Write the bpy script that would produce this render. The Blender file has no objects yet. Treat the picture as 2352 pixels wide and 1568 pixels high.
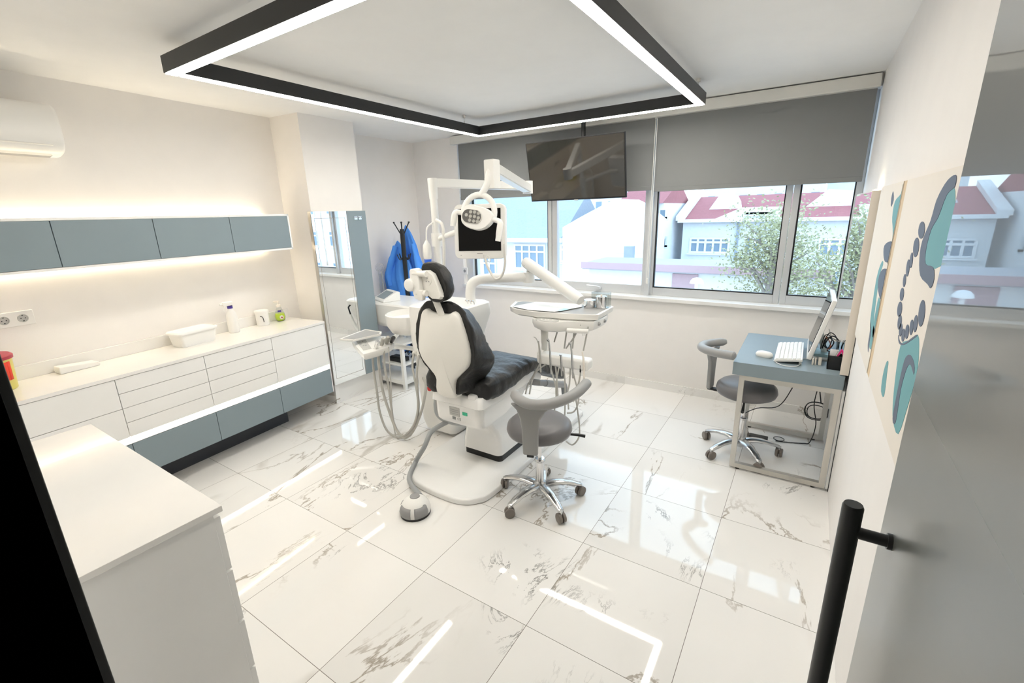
import bpy, bmesh, math, random
from mathutils import Matrix, Vector, noise
random.seed(7)
SC = bpy.context.scene
COL = SC.collection
PI = math.pi
# ---------------------------------------------------------------- camera
W, H = 2352, 1568
F = 1040.9
CAM = Vector((3.233814, -1.324744, 1.727613))
def rodr(r):
    v = Vector(r); a = v.length
    return Matrix.Rotation(a, 3, v / a)
RB = rodr((.275142771, .570366405, .0512339900)) @ Matrix(((1, 0, 0), (0, 0, -1), (0, 1, 0)))  # world -> camera (x right, y down, z forward)
RBT = RB.transposed()
def P(px, py, ax, v):
    """point of the room seen at a photo pixel, on the plane axis ax = v"""
    d = RBT @ Vector(((px - W / 2) / F, (py - H / 2) / F, 1.0))
    t = (v - CAM[ax]) / d[ax]
    return CAM + d * t
cd = bpy.data.cameras.new('camera'); cam = bpy.data.objects.new('camera', cd); COL.objects.link(cam)
cd.sensor_width = 36; cd.lens = F / W * 36; cd.clip_start = 0.02; cd.clip_end = 400
m3 = Matrix((RB[0], -RB[1], -RB[2])).transposed()
cam.matrix_world = Matrix.Translation(CAM) @ m3.to_4x4()
SC.camera = cam
# ---------------------------------------------------------------- materials
def nt(name):
    m = bpy.data.materials.new(name); m.use_nodes = True
    return m, m.node_tree.nodes, m.node_tree.links, m.node_tree.nodes['Principled BSDF']
def mat(name, col, rough=.5, metal=0, spec=.5, coat=0, bump=None, emit=None, es=0, sheen=0, var=0, trans=0, ior=1.45):
    m, n, l, b = nt(name)
    c = tuple(col) + (1,)
    b.inputs['Base Color'].default_value = c
    b.inputs['Roughness'].default_value = rough
    b.inputs['Metallic'].default_value = metal
    b.inputs['Specular IOR Level'].default_value = spec
    b.inputs['Coat Weight'].default_value = coat
    b.inputs['Coat Roughness'].default_value = .03
    b.inputs['Transmission Weight'].default_value = trans
    b.inputs['IOR'].default_value = ior
    if sheen: b.inputs['Sheen Weight'].default_value = sheen
    if emit:
        b.inputs['Emission Color'].default_value = tuple(emit) + (1,); b.inputs['Emission Strength'].default_value = es
    tc = n.new('ShaderNodeTexCoord')
    if bump:
        sc, st, det = bump
        nz = n.new('ShaderNodeTexNoise'); nz.inputs['Scale'].default_value = sc; nz.inputs['Detail'].default_value = det
        bp = n.new('ShaderNodeBump'); bp.inputs['Strength'].default_value = st; bp.inputs['Distance'].default_value = .02
        l.new(tc.outputs['Object'], nz.inputs['Vector']); l.new(nz.outputs['Fac'], bp.inputs['Height']); l.new(bp.outputs['Normal'], b.inputs['Normal'])
    if not var and not emit: var = .03
    if var:
        nz = n.new('ShaderNodeTexNoise'); nz.inputs['Scale'].default_value = 6; nz.inputs['Detail'].default_value = 4
        mx = n.new('ShaderNodeMix'); mx.data_type = 'RGBA'
        mx.inputs[6].default_value = tuple(max(0, x * (1 - var)) for x in col) + (1,)
        mx.inputs[7].default_value = tuple(min(1, x * (1 + var)) for x in col) + (1,)
        l.new(tc.outputs['Object'], nz.inputs['Vector']); l.new(nz.outputs['Fac'], mx.inputs[0]); l.new(mx.outputs[2], b.inputs['Base Color'])
    return m
M = {}
M['wall'] = mat('wall_paint', (.85, .82, .79), .55, spec=.3, bump=(300, .03, 2))
M['ceil'] = mat('ceiling_paint', (.86, .855, .84), .7, spec=.2)
M['white'] = mat('white_lacquer', (.86, .855, .84), .18, coat=.3)
M['whitecab'] = mat('white_cabinet', (.84, .835, .82), .25, coat=.2)
M['counter'] = mat('white_worktop', (.83, .815, .79), .10, coat=.3)
M['gap'] = mat('shadow_gap', (.33, .30, .27), .8)
M['blue'] = mat('blue_grey_laminate', (.235, .292, .322), .42, spec=.4)
M['navy'] = mat('dark_plinth', (.045, .05, .062), .4)
M['plastic'] = mat('white_plastic', (.84, .83, .80), .28, spec=.5)
M['plastic2'] = mat('ivory_plastic', (.78, .765, .72), .35)
M['greyp'] = mat('grey_plastic', (.30, .30, .30), .4)
M['traygrey'] = mat('grey_tray_mat', (.36, .36, .355), .5)
M['hose'] = mat('grey_hose', (.46, .45, .42), .42)
M['hosed'] = mat('dark_grey_hose', (.33, .345, .35), .45)
M['black'] = mat('black_plastic', (.012, .012, .013), .35)
M['blackm'] = mat('black_metal', (.018, .019, .02), .38, spec=.5)
M['beam'] = mat('black_aluminium', (.022, .023, .024), .42)
M['jamb'] = mat('black_door_frame', (.006, .007, .007), .5)
M['screen'] = mat('black_screen', (.004, .004, .004), .05, spec=.15)
M['tv'] = mat('television_screen', (.014, .012, .008), .05, spec=.8, ior=1.6)
M['chrome'] = mat('chrome', (.75, .75, .76), .12, metal=1)
M['satin'] = mat('satin_aluminium', (.66, .665, .67), .24, metal=1)
M['reflector'] = mat('lamp_reflector', (.15, .145, .14), .25, metal=.4)
M['steel'] = mat('brushed_steel', (.62, .60, .56), .28, metal=1)
M['alu'] = mat('aluminium_frame', (.66, .67, .68), .35, metal=.35)
M['uphol'] = mat('black_vinyl_cover', (.016, .016, .016), .40, spec=.45, bump=(16, .45, 6))
M['stool'] = mat('grey_vinyl', (.16, .155, .16), .33, spec=.4)
M['stoolp'] = mat('grey_moulded_plastic', (.30, .30, .295), .38)
M['caster'] = mat('taupe_caster', (.20, .175, .155), .4)
M['gown'] = mat('blue_fabric', (.085, .29, .80), .7, spec=.2, bump=(9, .5, 4))
M['valance'] = mat('cream_cassette', (.74, .73, .69), .35)
M['blind'] = mat('grey_blind_fabric', (.235, .24, .243), .8, spec=.1, bump=(500, .05, 1))
M['cream'] = mat('cream_board', (.78, .71, .62), .4)
M['canvas'] = mat('cream_canvas', (.79, .735, .66), .6)
M['canvside'] = mat('tan_canvas_edge', (.66, .51, .32), .6)
M['teal'] = mat('teal_paint', (.15, .36, .39), .6)
M['slate'] = mat('slate_paint', (.11, .135, .19), .6)
M['red'] = mat('red_plastic', (.55, .02, .02), .35)
M['redlid'] = mat('red_lid', (.38, .035, .06), .4)
M['redlabel'] = mat('red_label', (.75, .05, .02), .5)
M['yellow'] = mat('yellow_bin', (.62, .56, .16), .4)
M['green'] = mat('green_label', (.05, .50, .30), .5)
M['liquid'] = mat('green_soap', (.55, .72, .03), .15, coat=.5)
M['purple'] = mat('purple_collar', (.06, .035, .25), .4)
M['label'] = mat('grey_label', (.50, .50, .48), .4)
M['paper'] = mat('white_paper', (.88, .88, .87), .6)
M['pink'] = mat('pink_plastic', (.8, .03, .22), .3)
M['glove'] = mat('pale_blue_print', (.50, .75, .82), .5)
M['sill'] = mat('white_marble_sill', (.82, .81, .79), .2, var=.06)
M['mirror'] = mat('mirror', (.90, .92, .92), .0, metal=1, var=0.001)
M['brown'] = mat('avocado_brown', (.35, .10, .03), .5)
M['bluep'] = mat('blue_tube', (.03, .14, .75), .4)
M['orange'] = mat('orange_wire', (.5, .12, .04), .5)
M['tint'] = mat('grey_glass_tint', (.105, .112, .10), .42, coat=1, spec=.5)
def _tint():
    n, l = M['tint'].node_tree.nodes, M['tint'].node_tree.links
    tc = n.new('ShaderNodeTexCoord'); sp = n.new('ShaderNodeSeparateXYZ'); mr = n.new('ShaderNodeMapRange'); mr.interpolation_type = 'SMOOTHSTEP'
    l.new(tc.outputs['Object'], sp.inputs[0]); l.new(sp.outputs[2], mr.inputs[0])     # frosting film fades out towards the top
    for i, v in enumerate((1.30, 1.62, .30, .012)): mr.inputs[i + 1].default_value = v
    l.new(mr.outputs[0], n['Principled BSDF'].inputs['Coat Roughness'])
_tint()
M['led'] = mat('led_diffuser', (1, 1, 1), .5, emit=(1, .95, .86), es=26)
M['ledw'] = mat('warm_led_strip', (1, 1, 1), .5, emit=(1, .86, .62), es=14)
M['leds'] = mat('led_line', (1, 1, 1), .5, emit=(1, .94, .82), es=4)
# exterior
M['xwhite'] = mat('outside_white_render', (.78, .80, .82), .8, var=.08)
M['xpale'] = mat('outside_pale_render', (.70, .73, .75), .8, var=.08)
M['xroof'] = mat('red_roof_tiles', (.36, .13, .14), .8, var=.2)
M['xgrey'] = mat('grey_roof', (.33, .37, .43), .8, var=.12)
M['xwin'] = mat('outside_window_pane', (.22, .30, .38), .1)
M['xpink'] = mat('pink_render', (.46, .33, .36), .8)
M['xground'] = mat('street_paving', (.42, .42, .46), .9)
M['leaf'] = mat('tree_leaves', (.34, .34, .20), .6, var=.5)
M['bark'] = mat('bark', (.30, .27, .25), .8)
# clear glass (transparent with fresnel gloss)
def glassy(name, tint=(1, 1, 1), refl=1.0):
    m, n, l, b = nt(name)
    out = n['Material Output']; n.remove(b)
    tr = n.new('ShaderNodeBsdfTransparent'); tr.inputs[0].default_value = tuple(tint) + (1,)
    gl = n.new('ShaderNodeBsdfGlossy'); gl.inputs['Roughness'].default_value = .0
    fr = n.new('ShaderNodeFresnel'); fr.inputs[0].default_value = 1.45
    mu = n.new('ShaderNodeMath'); mu.operation = 'MULTIPLY'; mu.inputs[1].default_value = refl
    mx = n.new('ShaderNodeMixShader')
    ge = n.new('ShaderNodeNewGeometry'); iv = n.new('ShaderNodeMath'); iv.operation = 'SUBTRACT'; iv.inputs[0].default_value = 1; l.new(ge.outputs['Backfacing'], iv.inputs[1])
    m2 = n.new('ShaderNodeMath'); m2.operation = 'MULTIPLY'
    l.new(fr.outputs[0], mu.inputs[0]); l.new(mu.outputs[0], m2.inputs[0]); l.new(iv.outputs[0], m2.inputs[1]); l.new(m2.outputs[0], mx.inputs[0]); l.new(tr.outputs[0], mx.inputs[1]); l.new(gl.outputs[0], mx.inputs[2]); l.new(mx.outputs[0], out.inputs[0])
    return m
M['glass'] = glassy('window_glass', (.93, .98, 1))
M['clear'] = glassy('clear_plastic', (.88, .90, .90), 1.2)
# marble floor
def marble(name, tile=.6, grout=True):
    m, n, l, b = nt(name)
    def node(t, **k):
        x = n.new(t)
        for a, v in k.items(): setattr(x, a, v)
        return x
    def mth(op, a, b_=None, clamp=False):
        x = node('ShaderNodeMath', operation=op, use_clamp=clamp)
        for i, v in enumerate((a, b_)):
            if v is None: continue
            if isinstance(v, (int, float)): x.inputs[i].default_value = v
            else: l.new(v, x.inputs[i])
        return x.outputs[0]
    def rng(v, a, b_, c, d):
        x = node('ShaderNodeMapRange', interpolation_type='SMOOTHSTEP'); l.new(v, x.inputs[0])
        for i, q in enumerate((a, b_, c, d)): x.inputs[i + 1].default_value = q
        return x.outputs[0]
    tc = node('ShaderNodeTexCoord'); sep = node('ShaderNodeSeparateXYZ'); l.new(tc.outputs['Object'], sep.inputs[0])
    tx = mth('DIVIDE', sep.outputs[0], tile); ty = mth('DIVIDE', sep.outputs[1], tile)
    ix = mth('FLOOR', tx); iy = mth('FLOOR', ty)
    cmb = node('ShaderNodeCombineXYZ'); l.new(ix, cmb.inputs[0]); l.new(iy, cmb.inputs[1])
    wn = node('ShaderNodeTexWhiteNoise', noise_dimensions='3D'); l.new(cmb.outputs[0], wn.inputs[0])
    vs = node('ShaderNodeVectorMath', operation='SCALE'); l.new(wn.outputs['Color'], vs.inputs[0]); vs.inputs['Scale'].default_value = 23
    va = node('ShaderNodeVectorMath', operation='ADD'); l.new(tc.outputs['Object'], va.inputs[0]); l.new(vs.outputs[0], va.inputs[1])
    # directional stretch so that veins run diagonally
    mp = node('ShaderNodeMapping'); mp.inputs['Rotation'].default_value = (0, 0, .75); mp.inputs['Scale'].default_value = (1.0, .45, 1)
    l.new(va.outputs[0], mp.inputs[0])
    def nz(scale, det, dist, rough=.5, src=mp):
        x = node('ShaderNodeTexNoise'); x.inputs['Scale'].default_value = scale; x.inputs['Detail'].default_value = det
        x.inputs['Distortion'].default_value = dist; x.inputs['Roughness'].default_value = rough; l.new(src.outputs[0], x.inputs['Vector']); return x.outputs['Fac']
    def vein(scale, width, det, dist, rough=.5):
        f = nz(scale, det, dist, rough); a = mth('ABSOLUTE', mth('SUBTRACT', f, .5)); return rng(a, 0, width, 1, 0)
    m1 = rng(nz(1.3, 2, 0), .47, .56, 0, 1)
    v1 = mth('MULTIPLY', vein(1.15, .0095, 9, .7, .6), m1)            # thin grey-brown veins
    m2 = rng(nz(1.5, 2, .3, src=va), .62, .69, 0, 1)
    v2 = mth('MULTIPLY', vein(3.0, .016, 10, 1.4, .68), m2)           # dark crackle
    m3 = rng(nz(1.7, 3, .2), .54, .64, 0, 1)
    v3 = mth('MULTIPLY', vein(.9, .022, 5, .4, .5), m3)              # broad taupe bands
    m4 = rng(nz(.8, 3, .3), .40, .7, 0, 1)
    def mixc(fac, c1, c2):
        x = node('ShaderNodeMix', data_type='RGBA'); l.new(fac, x.inputs[0])
        if isinstance(c1, tuple): x.inputs[6].default_value = c1
        else: l.new(c1, x.inputs[6])
        x.inputs[7].default_value = c2
        return x.outputs[2]
    c = mixc(m4, (.87, .855, .83, 1), (.80, .785, .76, 1))
    c = mixc(mth('MULTIPLY', v3, .60), c, (.42, .385, .33, 1))
    c = mixc(mth('MULTIPLY', v1, .85), c, (.31, .26, .20, 1))
    c = mixc(mth('MULTIPLY', v2, .8), c, (.13, .125, .115, 1))
    if grout:
        def edge(t):
            f = mth('FRACT', t); return mth('MINIMUM', f, mth('SUBTRACT', 1.0, f))
        e = mth('MINIMUM', edge(tx), edge(ty)); g = rng(e, .0016, .0026, 1, 0)
        c = mixc(g, c, (.20, .18, .16, 1))
        l.new(rng(e, .0016, .0026, .6, .035), b.inputs['Roughness'])
    else: b.inputs['Roughness'].default_value = .06
    l.new(c, b.inputs['Base Color']); b.inputs['Specular IOR Level'].default_value = .6
    return m
M['floor'] = marble('marble_floor_tiles')
M['skirt'] = marble('marble_skirting', grout=False)
# ---------------------------------------------------------------- mesh helpers
def nb(): return bmesh.new()
def box(bm, x0, x1, y0, y1, z0, z1, Mx=None, r=0, seg=2):
    t = bmesh.new()
    bmesh.ops.create_cube(t, size=1)
    for v in t.verts:
        v.co = Vector(((x0 + x1) / 2 + v.co.x * (x1 - x0), (y0 + y1) / 2 + v.co.y * (y1 - y0), (z0 + z1) / 2 + v.co.z * (z1 - z0)))
    if r: bmesh.ops.bevel(t, geom=t.edges[:], offset=min(r, .49 * min(abs(x1 - x0), abs(y1 - y0), abs(z1 - z0))), segments=seg, profile=.5, affect='EDGES')
    if Mx is not None: t.transform(Mx)
    join(bm, t); return bm
def join(bm, t):
    me = bpy.data.meshes.new('t'); t.to_mesh(me); bm.from_mesh(me); bpy.data.meshes.remove(me); t.free()
def spl(pts, n=6, closed=False):
    pts = [Vector(p) for p in pts]; N = len(pts); out = []
    rngs = range(N if closed else N - 1)
    for i in rngs:
        if closed: a, b, c, d = pts[i - 1], pts[i], pts[(i + 1) % N], pts[(i + 2) % N]
        else: a, b, c, d = pts[max(i - 1, 0)], pts[i], pts[i + 1], pts[min(i + 2, N - 1)]
        for k in range(n):
            t = k / n
            out.append(.5 * ((2 * b) + (c - a) * t + (2 * a - 5 * b + 4 * c - d) * t * t + (3 * b - a - 3 * c + d) * t ** 3))
    if not closed: out.append(pts[-1])
    return out
def tube(bm, pts, r, seg=10, sy=1.0, cap=True, up=None):
    """round tube along pts, r a number or list; sy flattens one axis"""
    pts = [Vector(p) for p in pts]; n = len(pts)
    rs = r if isinstance(r, (list, tuple)) else [r] * n
    if len(rs) != n: rs = [rs[0] + (rs[-1] - rs[0]) * i / (n - 1) for i in range(n)] if len(rs) == 2 else [rs[min(int(i * len(rs) / n), len(rs) - 1)] for i in range(n)]
    rings = []; N = None
    for i, p in enumerate(pts):
        T = (pts[min(i + 1, n - 1)] - pts[max(i - 1, 0)]).normalized()
        if N is None:
            N = Vector(up) if up else (Vector((0, 0, 1)) if abs(T.z) < .9 else Vector((1, 0, 0)))
        N = (N - T * N.dot(T))
        N = N.normalized() if N.length > 1e-6 else T.orthogonal().normalized()
        B = T.cross(N)
        rings.append([bm.verts.new(p + (N * math.cos(a) * sy + B * math.sin(a)) * rs[i]) for a in [2 * PI * k / seg for k in range(seg)]])
    for i in range(n - 1):
        for k in range(seg):
            bm.faces.new((rings[i][k], rings[i][(k + 1) % seg], rings[i + 1][(k + 1) % seg], rings[i + 1][k]))
    if cap:
        bm.faces.new(rings[0][::-1]); bm.faces.new(rings[-1])
    return bm
def lathe(bm, prof, c=(0, 0, 0), seg=28, Mx=None):
    """prof: (radius, z) list bottom to top"""
    c = Vector(c); rings = []
    for r, z in prof:
        rings.append([bm.verts.new(c + Vector((r * math.cos(2 * PI * k / seg), r * math.sin(2 * PI * k / seg), z))) for k in range(seg)])
    fs = []
    for i in range(len(rings) - 1):
        for k in range(seg):
            fs.append(bm.faces.new((rings[i][k], rings[i][(k + 1) % seg], rings[i + 1][(k + 1) % seg], rings[i + 1][k])))
    bm.faces.new(rings[0][::-1]); bm.faces.new(rings[-1])
    if Mx is not None:
        for rg in rings:
            for v in rg: v.co = Mx @ v.co
    return bm
def prism(bm, poly, h0, h1, Mx=None, r=0):
    t = bmesh.new(); n = len(poly)
    a = [t.verts.new((p[0], p[1], h0)) for p in poly]; b = [t.verts.new((p[0], p[1], h1)) for p in poly]
    t.faces.new(a[::-1]); t.faces.new(b)
    for i in range(n): t.faces.new((a[i], a[(i + 1) % n], b[(i + 1) % n], b[i]))
    bmesh.ops.recalc_face_normals(t, faces=t.faces)
    if r:
        es = [e for e in t.edges if len(e.link_faces) == 2 and e.calc_face_angle(0) > .6]
        bmesh.ops.bevel(t, geom=es, offset=r, segments=3, profile=.5, affect='EDGES', clamp_overlap=True)
    if Mx is not None: t.transform(Mx)
    join(bm, t); return bm
def dome(bm, poly, levels, Mx=None, jitter=0):
    """poly: closed outline in local xy; levels: (scale, height) rings; both ends capped"""
    n = len(poly); cx = sum(p[0] for p in poly) / n; cy = sum(p[1] for p in poly) / n
    rings = []
    for s, h in levels:
        rg = []
        for p in poly:
            co = Vector((cx + (p[0] - cx) * s, cy + (p[1] - cy) * s, h))
            if jitter: co += noise.noise_vector(co * 11) * jitter + noise.noise_vector(co * 27) * jitter * .5
            if Mx is not None: co = Mx @ co
            rg.append(bm.verts.new(co))
        rings.append(rg)
    for i in range(len(rings) - 1):
        for k in range(n): bm.faces.new((rings[i][k], rings[i][(k + 1) % n], rings[i + 1][(k + 1) % n], rings[i + 1][k]))
    bm.faces.new(rings[0][::-1]); bm.faces.new(rings[-1])
    bmesh.ops.recalc_face_normals(bm, faces=bm.faces)
    return bm
XZ = Matrix(((1, 0, 0, 0), (0, 0, -1, 0), (0, 1, 0, 0), (0, 0, 0, 1)))     # local (x, z, depth) -> world; +h goes to -y
YZ = Matrix(((0, 0, 1, 0), (1, 0, 0, 0), (0, 1, 0, 0), (0, 0, 0, 1)))      # local (y, z, h) -> world; h is x
def T(x, y, z): return Matrix.Translation((x, y, z))
def RZ(a): return Matrix.Rotation(a, 4, 'Z')
def RX(a): return Matrix.Rotation(a, 4, 'X')
def RY(a): return Matrix.Rotation(a, 4, 'Y')
def rrect(w, h, r, cx=0, cy=0, n=6):
    out = []
    for qx, qy, a0 in ((1, 1, 0), (-1, 1, 90), (-1, -1, 180), (1, -1, 270)):
        for k in range(n + 1):
            a = math.radians(a0 + 90 * k / n); out.append((cx + qx * (w / 2 - r) + r * math.cos(a), cy + qy * (h / 2 - r) + r * math.sin(a)))
    return out
ORG = {}
def obj(name, bm, m, parent=None, sharp=40, local=False):
    me = bpy.data.meshes.new(name)
    if parent is not None and not local: bm.transform(Matrix.Translation(-ORG[parent.name]))
    bmesh.ops.recalc_face_normals(bm, faces=bm.faces)
    bm.to_mesh(me); bm.free()
    me.materials.append(M[m] if isinstance(m, str) else m)
    me.shade_smooth()
    try: me.set_sharp_from_angle(angle=math.radians(sharp))
    except Exception: pass
    o = bpy.data.objects.new(name, me); COL.objects.link(o)
    wn = o.modifiers.new('wn', 'WEIGHTED_NORMAL'); wn.keep_sharp = True; wn.weight = 80
    if parent is not None: o.parent = parent; ORG[o.name] = ORG[parent.name]
    else: ORG[o.name] = Vector((0, 0, 0))
    return o
def thing(name, label, cat, loc, group=None):
    o = bpy.data.objects.new(name, None); COL.objects.link(o); o.location = loc; o.empty_display_size = .1
    ORG[o.name] = Vector(loc); o['label'] = label; o['category'] = cat
    if group: o['group'] = group
    return o
def tag(o, label, cat, group=None):
    o['label'] = label; o['category'] = cat
    if group: o['group'] = group
    return o
def struct(name, bm, m, parent=None, **k):
    o = obj(name, bm, m, parent, **k)
    if parent is None: o['kind'] = 'structure'
    return o
def dup(root, loc, rz=0, label=None):
    def cp(o, par):
        c = o.copy(); COL.objects.link(c)
        if par is not None: c.parent = par
        for ch in list(o.children): cp(ch, c)
        return c
    r = cp(root, None); r.location = loc; r.rotation_euler = (0, 0, rz)
    if label: r['label'] = label
    return r
def text(parent, s, size, m, Mx, name='lettering', ext=.0006):
    cu = bpy.data.curves.new('t', 'FONT'); cu.body = s; cu.size = size; cu.extrude = ext; cu.align_x = 'CENTER'; cu.align_y = 'CENTER'
    to = bpy.data.objects.new('t', cu); COL.objects.link(to)
    bpy.context.view_layer.update()
    me = bpy.data.meshes.new_from_object(to.evaluated_get(bpy.context.evaluated_depsgraph_get()))
    bm = bmesh.new(); bm.from_mesh(me); bm.transform(Mx)
    bpy.data.objects.remove(to); bpy.data.meshes.remove(me)
    return obj(name, bm, m, parent)
# left wall frame: u along the wall towards the door, d into the room
LO = Vector((-.802, 1.151, 0)); LU = Vector((.0885, -1, 0)).normalized(); LN = Vector((1, .0885, 0)).normalized()
LM = Matrix(((LU.x, LN.x, 0, LO.x), (LU.y, LN.y, 0, LO.y), (0, 0, 1, 0), (0, 0, 0, 1)))
def L(u, d, z): return LM @ Vector((u, d, z))
ZC = 2.578
# ================================================================ ROOM
struct('floor', box(nb(), -1.4, 4.4, -3.4, 3.3, -.2, 0), 'floor')
b = nb(); box(b, -1.4, 4.4, -3.4, 3.3, ZC, ZC + .2); struct('ceiling', b, 'ceil')
b = nb(); box(b, -.02, 2.9, -.15, 0, 0, ZC, LM); struct('wall_left', b, 'wall')
# recess side beyond the column
struct('wall_recess', box(nb(), -1.1, -.935, 1.5, 3.1, 0, ZC), 'wall')
b = nb()
CX0, CX1, CY0, CY1 = -.95, -.445, 1.165, 1.735
b = prism(b, [(-.95, 1.138), (-.445, 1.180), (-.445, 1.735), (-.95, 1.735)], 0, ZC); struct('wall_column', b, 'wall')
# window wall: pier left, below sill, above
WL = -.255
b = nb(); box(b, -1.1, WL, 3.0, 3.25, 0, ZC); box(b, WL, 3.75, 3.0, 3.25, 0, .89); box(b, WL, 3.75, 2.975, 3.25, 2.50, ZC); struct('wall_back', b, 'wall')
struct('wall_right', box(nb(), 3.52, 3.7, -1.2, 3.2, 0, ZC), 'wall')
# front wall with the doorway we look through
b = nb(); box(b, -.75, 2.155, -1.34, -1.20, 0, ZC); box(b, 2.155, 3.52, -1.34, -1.20, 2.2, ZC); box(b, 3.52, 4.2, -1.34, -1.2, 0, ZC); struct('wall_front', b, 'wall')
b = nb(); box(b, -1.2, 4.2, -3.3, -3.2, 0, ZC); box(b, -1.2, -1.1, -3.3, -1.3, 0, ZC); box(b, 4.1, 4.2, -3.3, -1.2, 0, ZC); struct('wall_corridor', b, 'wall')
# black door frame: left jamb
b = nb(); box(b, 2.084, 2.155, -1.35, -1.185, 0, 2.2, r=.004); box(b, 2.115, 3.52, -1.35, -1.185, 2.2, 2.26, r=.004)
struct('trim_1', b, 'jamb')
# skirting
b = nb(); box(b, -.935, 3.52, 2.988, 3.0, 0, .075); struct('baseboard_back', b, 'skirt')
b = nb(); box(b, -.46, -.433, 1.16, 1.735, 0, .2, r=.002); prism(b, [(-.80, 1.138), (-.4335, 1.1655), (-.4335, 1.159), (-.80, 1.13)], 0, .075)
struct('baseboard_column', b, 'skirt')
b = nb(); box(b, -.935, -.923, 1.735, 2.988, 0, .075); struct('baseboard_recess', b, 'skirt')
# window sill
b = nb(); box(b, WL - .0, 3.52, 2.955, 3.14, .89, .925, r=.006); struct('trim_2', b, 'sill')
# window reveals
b = nb(); box(b, WL - .02, WL + .1, 3.06, 3.2, .925, 2.5, r=.003)
struct('trim_3', b, 'alu')
# windows
def window(i, x0, x1, m='alu', gasket=True, fr=.045, handle=False, z0=.925, z1=2.5):
    b = nb()
    for a in ((x0 + fr, x1 - fr, z0, z0 + fr + .03), (x0 + fr, x1 - fr, z1 - fr, z1), (x0, x0 + fr, z0, z1), (x1 - fr, x1, z0, z1)):
        box(b, a[0], a[1], 3.09, 3.15, a[2], a[3], r=.003)
    w = struct('window_%d' % i, b, m)
    g = nb(); a0, a1, c0, c1 = x0 + fr, x1 - fr, z0 + fr + .03, z1 - fr
    for q in ((a0 + .012, a1 - .008, c0, c0 + .010), (a0, a0 + .012, c0, c1), (a1 - .008, a1, c0, c1)): box(g, q[0], q[1], 3.094, 3.12, q[2], q[3])
    if gasket: obj('gasket', g, 'black', w)
    else: g.free()
    obj('pane', box(nb(), a0, a1, 3.122, 3.128, c0, c1), 'glass', w)
    if handle:
        h = nb(); hx = (x0 + x1) / 2 + .02; box(h, hx - .03, hx + .03, 3.07, 3.09, z0 + .02, z0 + .05, r=.004)
        tube(h, spl([(hx + .02, 3.07, z0 + .04), (hx + .02, 3.04, z0 + .055), (hx - .03, 3.035, z0 + .062), (hx - .11, 3.035, z0 + .065)], 4), .009)
        obj('window_handle', h, 'alu', w)
    return w
window(1, WL + .06, .90)
window(2, .905, 1.95, gasket=False, fr=.06, handle=True)
window(3, 1.955, 3.07)
window(4, 3.075, 3.52)
b = nb(); box(b, 1.93, 1.975, 3.05, 3.09, .925, 2.5, r=.004); obj_t4 = struct('trim_4', b, 'alu')
# ================================================================ BLINDS
bx = thing('blind_cassette', 'long cream roller-blind cassette running along the ceiling above the windows', 'blind cassette', (1.6, 2.93, 2.5))
b = nb(); prism(b, [(2.895, 2.495), (2.90, 2.485), (2.97, 2.485), (2.97, 2.568), (2.90, 2.568), (2.895, 2.558)], WL, 3.505, YZ); obj('housing', b, 'valance', bx)
b = nb(); box(b, WL - .012, WL, 2.89, 2.965, 2.478, 2.56, r=.006); obj('end_cap', b, 'plastic2', bx)
for i, (x0, x1, zb, lab) in enumerate(((WL + .055, 1.985, 1.895, 'dark grey roller blind pulled half down behind the television'), (2.005, 3.495, 1.880, 'wide dark grey roller blind pulled half down on the right, nearest the desk'))):
    r = thing('roller_blind', lab, 'roller blind', ((x0 + x1) / 2, 2.955, zb), 'grey roller blinds')
    b = nb(); box(b, x0, x1, 2.953, 2.9545, zb + .035, 2.486); obj('fabric', b, 'blind', r)
    b = nb(); box(b, x0, x1, 2.947, 2.961, zb, zb + .036, r=.003); obj('bottom_rail', b, 'blind', r)
b = nb(); tube(b, [(1.995, 2.93, 2.484), (1.985, 2.93, 1.1)], .0035, 6); tube(b, [(2.008, 2.93, 2.484), (2.0, 2.93, 1.1)], .0035, 6)
box(b, 1.983, 2.003, 2.92, 2.94, 1.06, 1.11, r=.004); box(b, 1.99, 2.01, 2.915, 2.945, 2.475, 2.50, r=.003)
tag(obj('blind_chain', b, 'plastic2'), 'thin pale bead chain hanging between the two grey blinds', 'blind chain')
# ================================================================ LIGHT FRAME
lf = thing('ceiling_light', 'large black square-frame pendant light glowing along its underside', 'ceiling light', (1.48, 1.13, ZC))
X0, X1, Y0, Y1, ZB, ZT, BW = .485, 2.492, -.144, 2.406, 2.43, 2.508, .062
for a in ((X0, X1, Y0, Y0 + BW), (X0, X1, Y1 - BW, Y1), (X0, X0 + BW, Y0 + BW, Y1 - BW), (X1 - BW, X1, Y0 + BW, Y1 - BW)):
    b = nb(); box(b, a[0], a[1], a[2], a[3], ZB + .003, ZT); obj('beam', b, 'beam', lf)
    b = nb(); e = .005; box(b, a[0] + e, a[1] - e, a[2] + e, a[3] - e, ZB, ZB + .004)
    obj('diffuser', b, 'led', lf)
for x, y in ((2.46, 2.29), (.515, 2.17), (.515, 0), (2.46, 0)):
    b = nb(); tube(b, [(x, y, ZT - .01), (x, y, ZC)], .0016, 6); lathe(b, [(.012, ZC - .02), (.014, ZC)], (x, y, 0), 12); lathe(b, [(.006, ZT), (.004, ZT + .025)], (x, y, 0), 8)
    obj('suspension_wire', b, 'steel', lf)
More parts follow.
